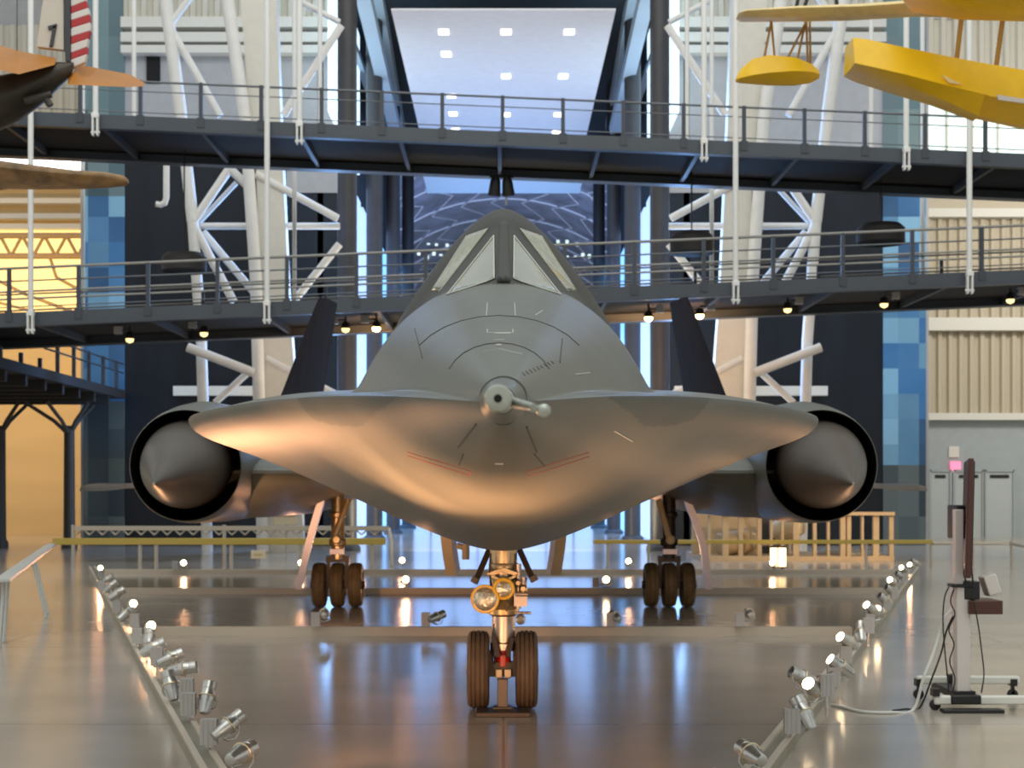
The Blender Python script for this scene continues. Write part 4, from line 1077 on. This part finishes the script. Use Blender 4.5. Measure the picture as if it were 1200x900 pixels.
# ---- lamps under the lower walkway
G_w = 'small spot lamps under the lower walkway'
wl = [(152, 396, 0, 'far left end'), (239, 389, 0, 'just left of the left tower'), (405, 384, 0, 'beside the left fin'), (441, 383, 1, 'bright amber, left of the cockpit'),
      (760, 371, 1, 'bright amber, right of the cockpit'), (820, 368, 1, 'bright amber, over the right fin'), (923, 361, 0, 'right of the right fin'), (1036, 355, 0, 'in front of the blue tiles'), (1184, 350, 0, 'far right end')]
for (u, v, on, where) in wl:
    q = P(u, v, 40.5); zc = min(zt_lo(q.x - .35), zt_lo(q.x + .35)) - (.37 if u in (239, 820, 1036) else .135)
    t = thing('hanging_spot_lamp', 'small spot lamp hanging under the lower walkway, %s' % where, 'lamp', tuple(q), G_w)
    m = MB(); m.tube(q, (q.x, q.y, zc), .025, seg=8); m.build('stem', M_plast, t)
    m = MB(); m.lathe([(.05, .16), (.10, .12), (.12, 0), (.12, -.02)], q, (0, 0, 1), 16, True, True); m.build('shade', M_plast, t)
    m = MB(); m.lathe([(.005, -.14), (.09, -.10), (.11, -.03), (.08, 0)], q, (0, 0, 1), 16); m.build('bulb', M_bulbon if on else M_bulb, t)
    sx_ = -.3 if u < 600 else .3
    m = MB(); m.bb(q.x + sx_ - .1, q.x + sx_ + .1, q.y - .08, q.y + .08, q.z + .1, q.z + .3); m.build('junction_box', M_box, t)
    m = MB(); m.tube((q.x, q.y, q.z + .2), (q.x + sx_, q.y, q.z + .2), .02, seg=6); m.build('conduit', M_plast, t)
    m = MB(); m.tube((q.x + sx_, q.y, q.z + .2), (q.x + sx_, q.y, zc), .02, seg=6); m.build('conduit', M_plast, t)
    if on: spot('walkway_lamp_glow', q + Vector((0, 0, -.2)), (-4.9 if u < 600 else 4.9, 48.3, 8.0), 350, (1, .55, .25), 120, 1, .1)
# theatre lights under the upper walkway
tl = thing('stage_light_mount', 'pair of black stage lights on a short bar below the upper walkway', 'stage light', tuple(P(588, 205, 40)))
m = MB(); m.tube(P(574, 207, 40), P(602, 207, 40), .04); m.tube(P(588, 207, 40), P(588, 200, 40), .03); m.build('bar', M_plast, tl)
for u in (580, 595):
    m = MB(); q = P(u, 218, 40); m.lathe([(.08, .24), (.13, .14), (.15, -.05), (.17, -.25), (.15, -.25)], q, (.1 if u < 590 else -.1, -.25, 1), 18); m.tube(q + Vector((0, 0, .1)), P(u, 207, 40), .025); m.build('lantern', M_plast, tl)
m = MB(); m.tube(P(593, 224, 40), P(593, 240, 40), .03); m.build('cable', M_box, tl)
# dark round shades seen above the lower walkway
for (u0, u1, v0, v1, lab) in ((190, 242, 295, 319, 'left, before the tower'), (785, 836, 271, 298, 'beside the right-hand round column'), (1004, 1060, 261, 286, 'in front of the blue tiles')):
    D = 41.0; cxm = GX((u0 + u1) / 2, D); rr = (u1 - u0) / 2 * D / F; z0, z1 = GZ(v1, D), GZ(v0, D)
    t = thing('hanging_drum_shade', 'dark shallow drum shade hanging over the lower walkway, %s' % lab, 'lamp shade', (cxm, D, z1), 'dark drum shades over the lower walkway')
    m = MB(); m.lathe([(rr * .95, z0), (rr, z0 + .04), (rr, z1 - .16), (rr * .8, z1 - .04), (rr * .2, z1)], (cxm, D, 0), (0, 0, 1), 32); m.build('drum', M_drum, t)
    m = MB(); m.tube((cxm, D, z1), (cxm, D, zt_up(cxm) - .15), .02, seg=6); m.build('cord', M_plast, t)

# ---- mezzanine with tree columns at the left
mz = thing('mezzanine', 'dark overhanging mezzanine deck with railing stubs at the left edge', 'mezzanine', (-16, 44, 5.1))
m = MB(); m.bb(-30, -12.9, 37, 52.6, 5.02, 5.3); m.build('deck', M_deck, mz)
for k in range(8):
    y = 38.5 + k * 1.75; m = MB(); m.bb(-30, -13.0, y - .09, y + .09, 4.72, 5.03); m.build('joist', M_deck, mz)
for k in range(9):
    y = 38 + k * 1.7; m = MB(); m.bb(-13.02, -12.92, y - .05, y + .05, 5.3, 5.58 if y < 43.6 else 6.25); m.build('post', M_post, mz)
for hh in (6.2, 5.9):
    m = MB(); m.tube((-12.97, 43.5, hh), (-12.97, 52.5, hh), .03, seg=8); m.build('rail', M_post, mz)
for i, (X, D) in enumerate(((-14.15, 50.2), (-16.4, 50.2))):
    t = thing('tree_column', 'dark branching column under the mezzanine, %s' % ('beside the metal-tiled band' if i == 0 else 'cut by the left picture edge'), 'column', (X, D, 0), 'branching columns under the mezzanine')
    m = MB(); m.lathe([(.26, 0), (.26, .2), (.19, .3), (.17, 3.9), (.15, 4.0)], (X, D, 0), (0, 0, 1), 20); m.build('trunk', M_tree, t)
    for (dx, dy) in ((-1.25, -.6), (.75, -.5), (-.3, -1.5), (.5, 1.1)):
        m = MB(); m.poly([(X, D, 3.7), (X + dx * .35, D + dy * .35, 4.15), (X + dx, D + dy, 4.72)], [.07, .065, .06], 10); m.build('branch', M_tree, t)
tag((lambda mb: (mb.bb(-16.9, -15.6, 46, 46.6, 0, 1.05), mb.bb(-16.8, -15.7, 45.97, 46.0, .1, .95), mb.build('dark_cabinet', M_plast, None, bevel=.03))[-1])(MB()), 'dark low cabinet standing at the left picture edge below the mezzanine', 'cabinet')

# ================================================================== BARRIERS AND DISPLAYS
DB = 37.0
def bx(u): return GX(u, DB)
def bz(v): return GZ(v, DB)
b1 = thing('barrier_rail', 'yellow-topped barrier with a silver lattice rail left of the jet', 'barrier', (bx(250), DB, 0), 'museum barriers')
m = MB(); m.beam((bx(62), DB, bz(634.5)), (bx(452), DB, bz(634.5)), .16, .12); m.build('yellow_bar', M_ybar, b1, bevel=.01)
m = MB(); m.beam((bx(74), DB + 1, bz(620)), (bx(452), DB + 1, bz(620)), .11, .08); m.build('top_bar', M_bar, b1)
m = MB()
for k in range(24):
    u = 76 + k * 15.6; m.tube((bx(u), DB + 1, bz(628)), (bx(u + 7.8), DB + 1, bz(621)), .022, seg=6); m.tube((bx(u + 7.8), DB + 1, bz(621)), (bx(u + 15.6), DB + 1, bz(628)), .022, seg=6)
m.build('lattice', M_bar, b1)
for (u, dd) in ((72, 1), (164, 0), (183, 0), (254, 1), (271, 0), (352, 0), (436, 0)):
    m = MB(); m.tube((bx(u), DB + dd, 0), (bx(u), DB + dd, bz(616 if dd else 634)), .045, seg=10); m.build('post', M_bar, b1)
m = MB(); m.poly([(bx(452), DB + 1, bz(620)), (bx(456), DB + .8, bz(636)), (bx(457), DB + .6, 0)], .04, 8); m.build('end_post', M_bar, b1)
b2 = thing('barrier_rail', 'plain yellow-topped barrier right of the jet', 'barrier', (bx(880), DB, 0), 'museum barriers')
m = MB(); m.beam((bx(695), DB, bz(635)), (bx(1092), DB, bz(635)), .10, .09); m.build('yellow_bar', M_ybar, b2, bevel=.01)
for u in (712, 760, 1015, 1091):
    m = MB(); m.tube((bx(u), DB, 0), (bx(u), DB, bz(635)), .035, seg=10); m.build('post', M_bar, b2)
b3 = thing('barrier_rail', 'grey barrier by the right wall behind the screen stand, seen along its length', 'barrier', (bx(1120), DB, 0), 'museum barriers')
m = MB(); m.poly([(bx(1093), DB, bz(637)), (bx(1185), DB, bz(637)), (9.6, 24, .66)], .04, 8); m.build('top_bar', M_bar, b3)
for q in ((bx(1140), DB), (bx(1185), DB), (11.6, 32), (10.7, 28), (9.6, 24)):
    m = MB(); m.tube((q[0], q[1], 0), (q[0], q[1], .68), .03, seg=8); m.build('post', M_bar, b3)
# sloping hand rail on the left
hr = thing('handrail', 'pale sloping handrail on thin splayed legs at the left picture edge', 'barrier', (-7.5, 22, 0))
a0, a1 = P(3, 680, 17.9), P(60, 629, 29.5); a1.z = a0.z + .02
m = MB(); m.beam(a0, a1, .17, .05, up=(0, 0, 1)); m.build('top_rail', M_glasr, hr, bevel=.01)
for t, sp_ in ((.02, .0), (.08, .0), (.40, .32), (.46, .32)):
    q = a0.lerp(a1, t); m = MB(); m.tube((q.x + sp_ * .2, q.y, q.z), (q.x + sp_, q.y - .2, 0), .02, seg=8); m.build('leg', M_glasr, hr)
    q = q
# display frame area on the right behind
df = thing('display_frame', 'beige timber display frame with posts and a crossbar behind the right engine', 'display stand', (bx(930), 41, 0))
def fx(u): return GX(u, 41)
def fz(v): return GZ(v, 41)
m = MB(); m.bb(fx(822), fx(1048), 41, 44.5, 0, .12); m.build('platform', M_beige, df)
m = MB(); m.bb(fx(822), fx(1048), 40.95, 41.1, fz(604), fz(600)); m.build('crossbar', M_beige, df)
for (u, w_, v1) in ((851, 7, 592), (869, 5, 596), (891, 5, 600), (934, 7, 600), (956, 4, 600), (989, 6, 598), (996, 5, 598), (1028, 7, 600), (1046, 5, 602), (832, 3, 603), (905, 3, 602), (918, 3, 606), (972, 3, 600), (1012, 3, 604)):
    m = MB(); m.bb(fx(u) - w_ / 2 * 41 / F, fx(u) + w_ / 2 * 41 / F, 41.1, 41.25, .1, fz(v1)); m.build('post', M_beige, df)
m = MB(); m.bb(fx(822), fx(905), 43, 43.2, .1, fz(600)); m.build('back_board', M_beige, df)
m = MB(); m.bb(fx(905), fx(935), 43, 43.2, .1, fz(602)); m.build('back_board', M_drum, df)
m = MB(); m.beam(P(874, 605, 41.4), P(884, 640, 41.4), .08, .08); m.build('brace', M_beige, df)
eng = thing('engine_display', 'pale jumble of machinery parts on the display platform', 'machinery', tuple(P(870, 650, 42)))
m = MB(); c = P(925, 618, 42); m.lathe([(.12, -.5), (.28, -.45), (.32, 0), (.28, .4), (.1, .5)], c, (.5, -.8, .2), 20); m.build('casing', M_plac, eng)
m = MB(); c = P(862, 636, 42); m.lathe([(.1, -.6), (.3, -.5), (.34, .3), (.2, .6)], c, (1, .2, .1), 20); m.build('casing', M_beige, eng)
m = MB(); m.tube(P(862, 640, 42), P(862, 649, 42), .05); m.tube(P(925, 622, 42), P(925, 649, 42), .05); m.build('support', M_bar, eng)
m = MB(); m.tube(P(850, 640, 42), P(935, 636, 42), .05); m.build('tie_bar', M_bar, eng)
rd = MB(); c = P(995, 655, 42.4); c.z = .15; rd.lathe([(.05, .1), (.75, .07), (.9, .03), (.9, -.02)], c, (0, 0, 1), 32); tag(rd.build('round_tray', M_bar, None), 'flat pale round tray lying on the beige display platform', 'tray')
G_lan = 'glowing lantern panels before the display'
for (u, lab) in ((907.5, 'left one of the glowing cream lantern panels before the display'), (917.5, 'right one of the glowing cream lantern panels before the display')):
    D = 36.2; t = thing('lantern_panel', lab, 'lantern', (GX(u, D), D, 0), G_lan)
    m = MB(); m.bb(GX(u - 3.6, D), GX(u + 3.6, D), D, D + .15, GZ(664, D), GZ(642, D)); m.build('glow_panel', M_lantern, t)
    m = MB(); m.bb(GX(u - 4, D), GX(u + 4, D), D, D + .16, GZ(642, D), GZ(640, D)); m.build('cap', M_drum, t)
    m = MB(); m.bb(GX(u - 2, D), GX(u + 2, D), D + .02, D + .13, 0, GZ(664, D)); m.build('foot', M_drum, t)
for (u0, u1, v0, v1, D, lab) in ((321, 349, 600, 615, 44, 'cream placard on a post beyond the left engine'), (294, 311, 645, 655, 38.2, 'small cream box label behind the yellow barrier')):
    t = thing('placard_sign', lab, 'placard', (GX((u0 + u1) / 2, D), D, 0))
    m = MB(); m.bb(GX(u0, D), GX(u1, D), D, D + .08, GZ(v1, D), GZ(v0, D)); m.build('board', M_plac, t, bevel=.01)
    m = MB(); m.bb(GX(u0, D) + .08, GX(u1, D) - .08, D - .01, D, GZ(v0 + 6, D), GZ(v0 + 4, D)); m.build('text_strip', M_beige, t)
    m = MB(); m.tube((GX((u0 + u1) / 2, D), D + .1, 0), (GX((u0 + u1) / 2, D), D + .1, GZ(v0 + 2, D)), .03); m.build('post', M_bar, t)

# ================================================================== SCREEN CART ON THE RIGHT
Dc = 12.9
def kx(u): return GX(u, Dc)
def kz(v): return GZ(v, Dc)
ct = thing('screen_cart', 'white wheeled stand carrying a flat screen seen edge-on', 'screen stand', (kx(1130), Dc, 0))
m = MB(); m.bb(kx(1118), kx(1128), Dc - .03, Dc + .05, kz(690), kz(597)); m.build('upper_mast', M_cartw, ct, bevel=.006)
m = MB(); m.bb(kx(1119), kx(1134), Dc - .05, Dc + .07, kz(812), kz(686)); m.bb(kx(1128), kx(1136), Dc - .04, Dc + .06, kz(812), kz(700)); m.build('lower_mast', M_cartw, ct, bevel=.008)
m = MB(); m.beam((kx(1089), Dc - .12, kz(818)), (kx(1215), Dc - .12, kz(818)), .075, .07, up=(0, 1, 0)); m.build('foot_tube', M_cartf, ct, bevel=.015)
m = MB(); m.beam((kx(1095), Dc + .55, .17), (kx(1220), Dc + .55, .17), .07, .07, up=(0, 1, 0)); m.build('foot_tube', M_cartf, ct, bevel=.015)
m = MB(); m.bb(kx(1108), kx(1143), Dc - .17, Dc - .07, kz(822.5), kz(812)); m.build('clamp', M_plast, ct, bevel=.01)
m = MB(); m.bb(kx(1114), kx(1140), Dc - .08, Dc + .58, .09, .15); m.build('cross_member', M_plast, ct)
m = MB(); m.bb(kx(1132), kx(1144), Dc + .5, Dc + .6, .13, .22); m.build('clamp', M_plast, ct, bevel=.01)
for (u, y) in ((1091, Dc - .12), (1097, Dc + .55), (1208, Dc - .12), (1212, Dc + .55)):
    m = MB(); m.bb(kx(u - 4), kx(u + 4), y - .045, y + .045, .12, .18); m.bb(kx(u) - .012, kx(u) + .012, y - .02, y + .02, .04, .14); m.lathe([(.03, -.02), (.045, -.014), (.045, .014), (.03, .02)], (kx(u), y, .045), (0, 1, 0), 18); m.build('caster', M_plast, ct)
m = MB(); m.bb(kx(1093), kx(1163), Dc - .32, Dc - .2, 0, .03); tag(m.build('floor_plate', M_plast, None, bevel=.006), 'flat black plate lying on the floor before the screen stand', 'plate')
m = MB()
th = math.radians(84); ctr = Vector((kx(1144), Dc + .25, kz(607)))
R = Matrix.Rotation(math.radians(86), 3, 'Z') @ Matrix.Rotation(math.radians(2), 3, 'X')
m.box(ctr, (1.25, .045, .98), Matrix.Rotation(math.radians(1.5), 3, 'Y') @ Matrix.Rotation(math.radians(75), 3, 'Z')); o_sc = m.build('screen', M_screen, ct, bevel=.01); o_sc['label'] = 'dark flat screen seen along its edge'
m = MB(); m.box(ctr + Matrix.Rotation(math.radians(-15), 3, 'Z') @ Vector((.026, 0, 0)), (.012, 1.2, .93), Matrix.Rotation(math.radians(1.5), 3, 'Y') @ Matrix.Rotation(math.radians(-15), 3, 'Z')); m.build('screen_glass', M_plast, o_sc)
m = MB(); m.bb(kx(1126), kx(1140), Dc + .1, Dc + .4, kz(632), kz(592)); m.build('screen_bracket', M_plast, ct, bevel=.01)
m = MB(); m.bb(kx(1113), kx(1140), Dc - .07, Dc + .09, kz(688), kz(684)); m.bb(kx(1128), kx(1146), Dc - .06, Dc + .12, kz(702), kz(681)); m.build('control_box', M_plast, ct, bevel=.008)
m = MB(); m.bb(kx(1132), kx(1171), Dc - .1, Dc + .28, kz(719), kz(703)); m.build('shelf_box', M_screen, ct, bevel=.008)
m = MB(); m.box(P(1160, 685, Dc + .05), (.11, .16, .17), Matrix.Rotation(math.radians(-18), 3, 'Y')); tag(m.build('tablet', M_cartw, None, bevel=.01), 'small white tablet propped up on the shelf of the screen stand', 'tablet')
def cable(name, pts, r, m_, label, D=Dc):
    # smooth polyline through points in 3-D
    pts = [Vector(p) for p in pts]; out = []
    for i in range(len(pts) - 1):
        p0, p1, p2, p3 = pts[max(i - 1, 0)], pts[i], pts[i + 1], pts[min(i + 2, len(pts) - 1)]
        for k in range(8):
            t = k / 8; out.append(.5 * ((2 * p1) + (-p0 + p2) * t + (2 * p0 - 5 * p1 + 4 * p2 - p3) * t * t + (-p0 + 3 * p1 - 3 * p2 + p3) * t ** 3))
    out.append(pts[-1]); mb = MB(); mb.poly(out, r, 8); return tag(mb.build(name, m_, None), label, 'cable', 'loose cables')
fz_ = lambda u, D, z=.014: (GX(u, D), D, z)
cable('cord_cable', [P(1116, 714, Dc - .1), P(1106, 725, Dc - .1), P(1100, 745, Dc - .1), P(1092, 770, Dc - .15), P(1082, 795, Dc - .2), fz_(1070, 12.7), fz_(1045, 12.55), fz_(1010, 12.6), fz_(985, 12.9), fz_(974, 13.0)], .013, M_cabw, 'white cable running over the floor from the screen stand to the rail')
cable('cord_cable', [P(1117, 722, Dc - .06), P(1109, 740, Dc - .06), P(1103, 765, Dc - .1), P(1092, 795, Dc - .15), fz_(1078, 12.85), fz_(1062, 12.75), fz_(1046, 12.66)], .008, M_plast, 'black cable looping beside the white one off the screen stand')
cb = 0
for pts, lab in ((((1112, 688), (1107, 700), (1105, 725), (1107, 760), (1110, 790), (1112, 812)), 'thin black cable hanging straight down from the stand clamp'),
            (((1118, 690), (1114, 705), (1119, 720), (1112, 738), (1118, 755), (1113, 775), (1119, 795), (1116, 812)), 'wavy black cable bundle strapped along the white mast'),
            (((1140, 700), (1146, 730), (1150, 760), (1153, 790), (1150, 812)), 'thin black cable hanging below the shelf box')):
    cable('cord_cable', [P(u, v, Dc - .14) for u, v in pts], .006, M_plast, lab)
for pts, lab in ((((1130, 600), (1134, 625), (1137, 650), (1130, 670), (1133, 684)), 'black cable loop between screen bracket and control box'), (((1140, 610), (1133, 640), (1138, 665), (1141, 690)), 'black cable crossing behind the screen edge')):
    cable('cord_cable', [P(u, v, Dc - .12) for u, v in pts], .008, M_plast, lab)
cable('cord_cable', [P(928, 793, 12.1), P(930, 800, 12.0), P(936, 806, 11.9), P(941, 812, 11.8), P(946, 820, 11.7), P(950, 832, 11.5)], .007, M_alum, 'pale coiled cable dangling from a lamp on the right rail')
cable('cord_cable', [P(958, 793, 12.5), P(968, 790, 12.7), P(975, 787, 13.0)], .006, M_plast, 'short black cable between two lamps on the right rail')

# ================================================================== HANGING AIRCRAFT
# upper right: yellow floatplane
Dy = 26.0
fp = thing('hanging_floatplane', 'bright yellow floatplane hanging overhead at the upper right', 'aircraft', tuple(P(1100, 60, Dy)), 'aircraft hung from the roof')
def loft_px(stations, name, m, parent, seg=None, smooth=30):
    mb = MB(); mb.solid(stations); return mb.build(name, m, parent, smooth=smooth)
# main float: blunt bow at left, sloping to lower right
def fsec(u, vt, vc, vb, D, hw):
    k = D / F
    t, c, b2 = P(u, vt, D), P(u, vc, D), P(u, vb, D)
    return [t + Vector((0, -hw * .7, 0)), t + Vector((0, hw * .7, 0)), c + Vector((0, hw, 0)), b2 + Vector((0, hw * .15, 0)), b2 + Vector((0, -hw * .15, 0)), c + Vector((0, -hw, 0))]
secs = [fsec(995, 50, 82, 83, Dy, .42), fsec(1010, 53, 87, 89, Dy, .5), fsec(1050, 63, 98, 104, Dy, .58), fsec(1100, 74, 112, 124, Dy, .62), fsec(1140, 82, 122, 142, Dy, .64), fsec(1146, 83, 124, 138, Dy, .64), fsec(1200, 92, 134, 150, Dy, .62), fsec(1290, 108, 140, 152, Dy, .5), fsec(1420, 130, 140, 146, Dy, .1)]
for i in range(1, 5):
    secs[i][3] = secs[i][3] + Vector((0, -.1, 0)); secs[i][4] = secs[i][4] + Vector((0, -.25, 0))
loft_px(secs, 'main_float', M_yel, fp, smooth=20)
m = MB(); m.beam(P(1092, 72.5, Dy), P(1112, 76, Dy), .02, .5); m.build('hatch', M_plast, fp)
for poly in (((1103, 87), (1128, 99), (1112, 97)), ):
    m = MB(); a = [P(u, v, Dy - .66) for u, v in poly]; m.prism([(q.x, q.z) for q in a], Dy - .66, Dy - .64); m.build('painted_flash', M_yels, fp)
m = MB(); a = [P(u, v, Dy - .66) for u, v in ((1168, 111), (1200, 116), (1200, 121), (1170, 117))]; m.prism([(q.x, q.z) for q in a], Dy - .67, Dy - .64); m.build('white_flash', M_stripw, fp)
# lower fuselage / engine cowl at the very top
loft_px([[P(u, vb, Dy) + Vector((0, hw * math.cos(a), (0 if math.sin(a) < 0 else 1) * 0 + math.sin(a) * hz)) for a in [2 * math.pi * k / 16 for k in range(16)]] for u, vb, hw, hz in ((1060, -14, .1, .08), (1085, -12, .4, .28), (1120, -10, .55, .36), (1170, -10, .62, .42), (1260, -8, .62, .42), (1400, -10, .2, .2))], 'body', M_yel, fp, smooth=50)
# lower wing reaching left over the tip float
def wsec(u, v, D, ch, th):
    q = P(u, v, D); return [q + Vector((0, -ch * .5, 0)), q + Vector((0, -ch * .3, th * .5)), q + Vector((0, 0, th * .6)), q + Vector((0, ch * .5, 0)), q + Vector((0, 0, -th * .4)), q + Vector((0, -ch * .3, -th * .45))]
loft_px([wsec(864, 19, Dy + 3.2, .4, .04), wsec(872, 19, Dy + 3.1, .7, .12), wsec(930, 17.5, Dy + 2.6, .85, .17), wsec(1000, 16, Dy + 1.9, .85, .19), wsec(1080, 11, Dy + .9, .85, .2), wsec(1180, 5, Dy, 1.5, .2)], 'wing', M_yels, fp, smooth=50)
loft_px([wsec(1060, -4, Dy - .9, .3, .05), wsec(1080, -1, Dy - 1, 1.3, .16), wsec(1140, 6, Dy - 1.6, 1.5, .2), wsec(1300, 10, Dy - 2.6, 1.5, .2)], 'wing', M_yel, fp, smooth=50)
o_tf = loft_px([fsec(862, 93, 95, 96, Dy + 3, .05), fsec(866, 84, 94, 97, Dy + 3, .16), fsec(880, 72, 92, 98, Dy + 3, .25), fsec(900, 68, 90, 99.5, Dy + 3, .3), fsec(930, 71, 88, 100, Dy + 3, .3), fsec(950, 78, 88, 97, Dy + 3, .22), fsec(960, 84, 88, 92, Dy + 3, .06)], 'tip_float', M_yel, fp, smooth=45)
for (u0, v0, u1, v1) in ((904, 25, 895, 66), (904, 25, 908, 67), (945, 25, 914, 82), (944, 25, 934, 68), (945, 25, 947, 82), (949, 25, 950, 80)):
    m = MB(); m.tube(P(u0, v0, Dy + 2.9), P(u1, v1 + 4, Dy + 2.9), .022, seg=8); m.build('float_strut', M_strut2, fp)
for (u0, v0, u1, v1) in ((1128, 10, 1120, 78), (1177, 8, 1166, 88)):
    m = MB(); m.tube(P(u0, v0, Dy), P(u1, v1, Dy), .042, seg=10); m.build('float_strut', M_strut2, fp)
for (u0, v0, u1, v1) in ((936, -5, 932, 14), (947, -5, 941, 14), (980, -5, 981, 12)):
    m = MB(); m.tube(P(u0, v0, Dy + 2.5), P(u1, v1, Dy + 2.5), .035, seg=8); m.build('wing_strut', M_plast, fp)
m = MB(); m.tube(P(1100, -40, Dy), P(1100, -200, Dy), .01, seg=6); m.build('hanging_wire', M_wired, fp)

# upper left: olive tail with orange stabilisers and striped rudder
Do = 20.0
op = thing('hanging_tailplane_aircraft', 'dark olive aircraft tail with orange stabilisers and striped rudder, hung at the upper left', 'aircraft', tuple(P(30, 100, Do)), 'aircraft hung from the roof')
def rsec(u, vt, vb, D, hw):
    c = P(u, (vt + vb) / 2, D); hz = (vb - vt) / 2 * D / F
    return [c + Vector((0, hw * math.cos(a), hz * math.sin(a))) for a in [2 * math.pi * k / 24 for k in range(24)]]
loft_px([rsec(86, 73, 80, Do, .03), rsec(82, 73, 90, Do, .08), rsec(70, 73, 100, Do, .16), rsec(50, 76, 120, Do, .24), rsec(20, 86, 141, Do, .33), rsec(-10, 92, 155, Do, .4), rsec(-80, 95, 190, Do, .5)], 'fuselage', M_olive, op, smooth=50)
m = MB(); m.tube(P(28, 118, Do - .3), P(60, 110, Do - .2), .05, seg=10); m.tube(P(52, 112, Do - .2), P(59, 124, Do - .2), .045, seg=10); m.build('tail_wheel_strut', M_hub, op)
def slab(poly, D, th, name, m_, parent, tilt=0.0):
    mb = MB(); mb.prism([(GX(u, D), GZ(v, D)) for u, v in poly], D - th / 2, D + th / 2); return mb.build(name, m_, parent, smooth=0, bevel=.01)
# stabilisers: thick-rooted slabs reaching towards and away from the viewer
mb = MB(); mb.solid([[P(66, 70, Do + .5), P(40, 88, Do - .1), P(22, 88, Do - .15), P(2, 78, Do - .1)], [P(66, 64, Do + .5), P(40, 82, Do - .1), P(22, 80, Do - .15), P(2, 66, Do - .1)]]); 
mb = MB(); mb.solid([[P(66, 68, Do), P(64, 76, Do - .5), P(66, 72, Do + .6)], [P(24, 60, Do), P(22, 87, Do - .9), P(24, 62, Do + .6)], [P(-40, 42, Do + .2), P(-30, 76, Do - 1.2), P(-40, 46, Do + .6)]]); mb.build('stabiliser', M_orange, op, smooth=20)
mb = MB(); mb.solid([[P(80, 92, Do), P(80, 99, Do - .4), P(92, 75, Do + .3)], [P(110, 95, Do + .2), P(110, 100.5, Do - .3), P(115, 80, Do + .8)], [P(150, 98, Do + .4), P(150, 102, Do), P(152, 87, Do + 1.0)], [P(169, 98, Do + .7), P(169, 101, Do + .5), P(168, 96, Do + 1.0)]]); mb.build('stabiliser', M_orange, op, smooth=20)
slab([(44, 56), (76, 60), (76, -30), (58, -30), (50, 10)], Do + .1, .1, 'fin', M_finw, op)
slab([(76, -30), (84, -30), (84, 75), (78, 73)], Do + .08, .14, 'rudder_post', M_navy, op)
edge_u = pchip([-30, 0, 20, 38, 55, 70, 75], [97, 101, 106, 107, 103, 103, 100])
vs_ = [-32, -20, -8, 4, 12, 20, 29, 39, 48, 58, 66, 76]
for i in range(len(vs_) - 1):
    v0, v1 = vs_[i], vs_[i + 1]; o = 5 if i % 2 else 5
    slab([(84, v0 + 5), (edge_u(v0), v0 - 2), (edge_u(v1), v1 - 2), (84, v1 + 5)], Do + .08, .09, 'rudder_stripe', M_stripr if i % 2 else M_stripw, op)
# the numeral on the fin
mb = MB(); zf = Do + .03
mb.prism([(GX(u, zf), GZ(v, zf)) for u, v in ((56, 31), (66.5, 28), (66, 32.5), (57, 35))], zf - .012, zf + .02); mb.prism([(GX(u, zf), GZ(v, zf)) for u, v in ((62, 31.5), (66, 30), (62, 54), (58, 55))], zf - .012, zf + .02); mb.build('numeral', M_navy, op, smooth=0)
m = MB(); m.tube(P(20, 70, Do), P(20, -200, Do), .01, seg=6); m.build('hanging_wire', M_wired, op)
# mottled wing below it
mw = MB(); loops = []
for (u, vt, vb, hw) in ((-60, 188, 226, .7), (0, 190, 219, .6), (40, 195, 220, .5), (90, 201, 220, .4), (125, 203, 219, .3), (145, 206, 218, .15), (150, 210, 215, .05)):
    D = 22.0; c = P(u, (vt + vb) / 2, D); hz = (vb - vt) / 2 * D / F
    loops.append([c + Vector((0, hw * math.cos(a), hz * math.sin(a))) for a in [2 * math.pi * k / 16 for k in range(16)]])
mw.solid(loops); wg = thing('hanging_wing', 'mottled brown aircraft wing hanging below the orange stabilisers', 'aircraft wing', tuple(P(40, 205, 22)), 'aircraft hung from the roof')
mw.build('wing_panel', M_camo, wg, smooth=50)
m = MB(); m.tube(P(-12, 190, 22), P(-12, -200, 22), .01, seg=6); m.build('hanging_wire', M_wired, wg)

# ================================================================== UNSEEN LIGHTS ADDED FOR THE HALL
area('hall_skylight', (0, 4, 26), (0, 14, 0), (26, 34), 4300, (.94, .96, .90))  # unseen area light added for soft light from above, no skylight there
area('facade_flood', (0, 30, 27), (0, 53, 9), (40, 6), 2300, (.95, .97, .98))  # unseen light added to brighten the facade
area('passage_up_light', (0, 47, .6), (0, 58, 17), (6, 2), 1000, (1.0, .86, .62))  # unseen uplight added to whiten the ceiling panel
area('vault_light', (0, 100, 8), (0, 122, 24), (12, 8), 4500, (.62, .74, 1.0))
area('bay_warm_light', (-20, 57, 10), (-20, 66, 3), (10, 2), 800, (1, .60, .22))
spot('display_lamp', (10.5, 36, 2.6), (8.2, 42.5, .6), 700, (1, .66, .34), 80, 1, .1)  # unseen spot added for warm light on the display
area('bay_right_light', (24, 50, 14), (24, 62, 7), (14, 3), 1300, (1, .92, .80))
area('passage_glow', (-5.5, 49.8, 9), (-9, 46.2, 9), (1.0, 12), 900, (.25, .5, 1.0))  # unseen pair of lights added to tint the truss edges blue
area('passage_glow', (5.5, 49.8, 9), (9, 46.2, 9), (1.0, 12), 900, (.25, .5, 1.0))
spot('passage_blue_lamp', (0, 60, 15), (0, 76, 0), 5000, (.22, .48, 1.0), 80, .6, 1.0)
spot('tile_blue_lamp', (-11, 46, 1.0), (-13.6, 53, 6), 700, (.2, .5, 1.0), 40, .8, .4)  # unseen spots added to turn the tiled bands bluer
spot('tile_blue_lamp', (11, 46, 1.0), (13.7, 53, 7), 500, (.3, .6, 1.0), 40, .8, .4)

for o in bpy.data.objects:
    if '_o' in o: del o['_o']
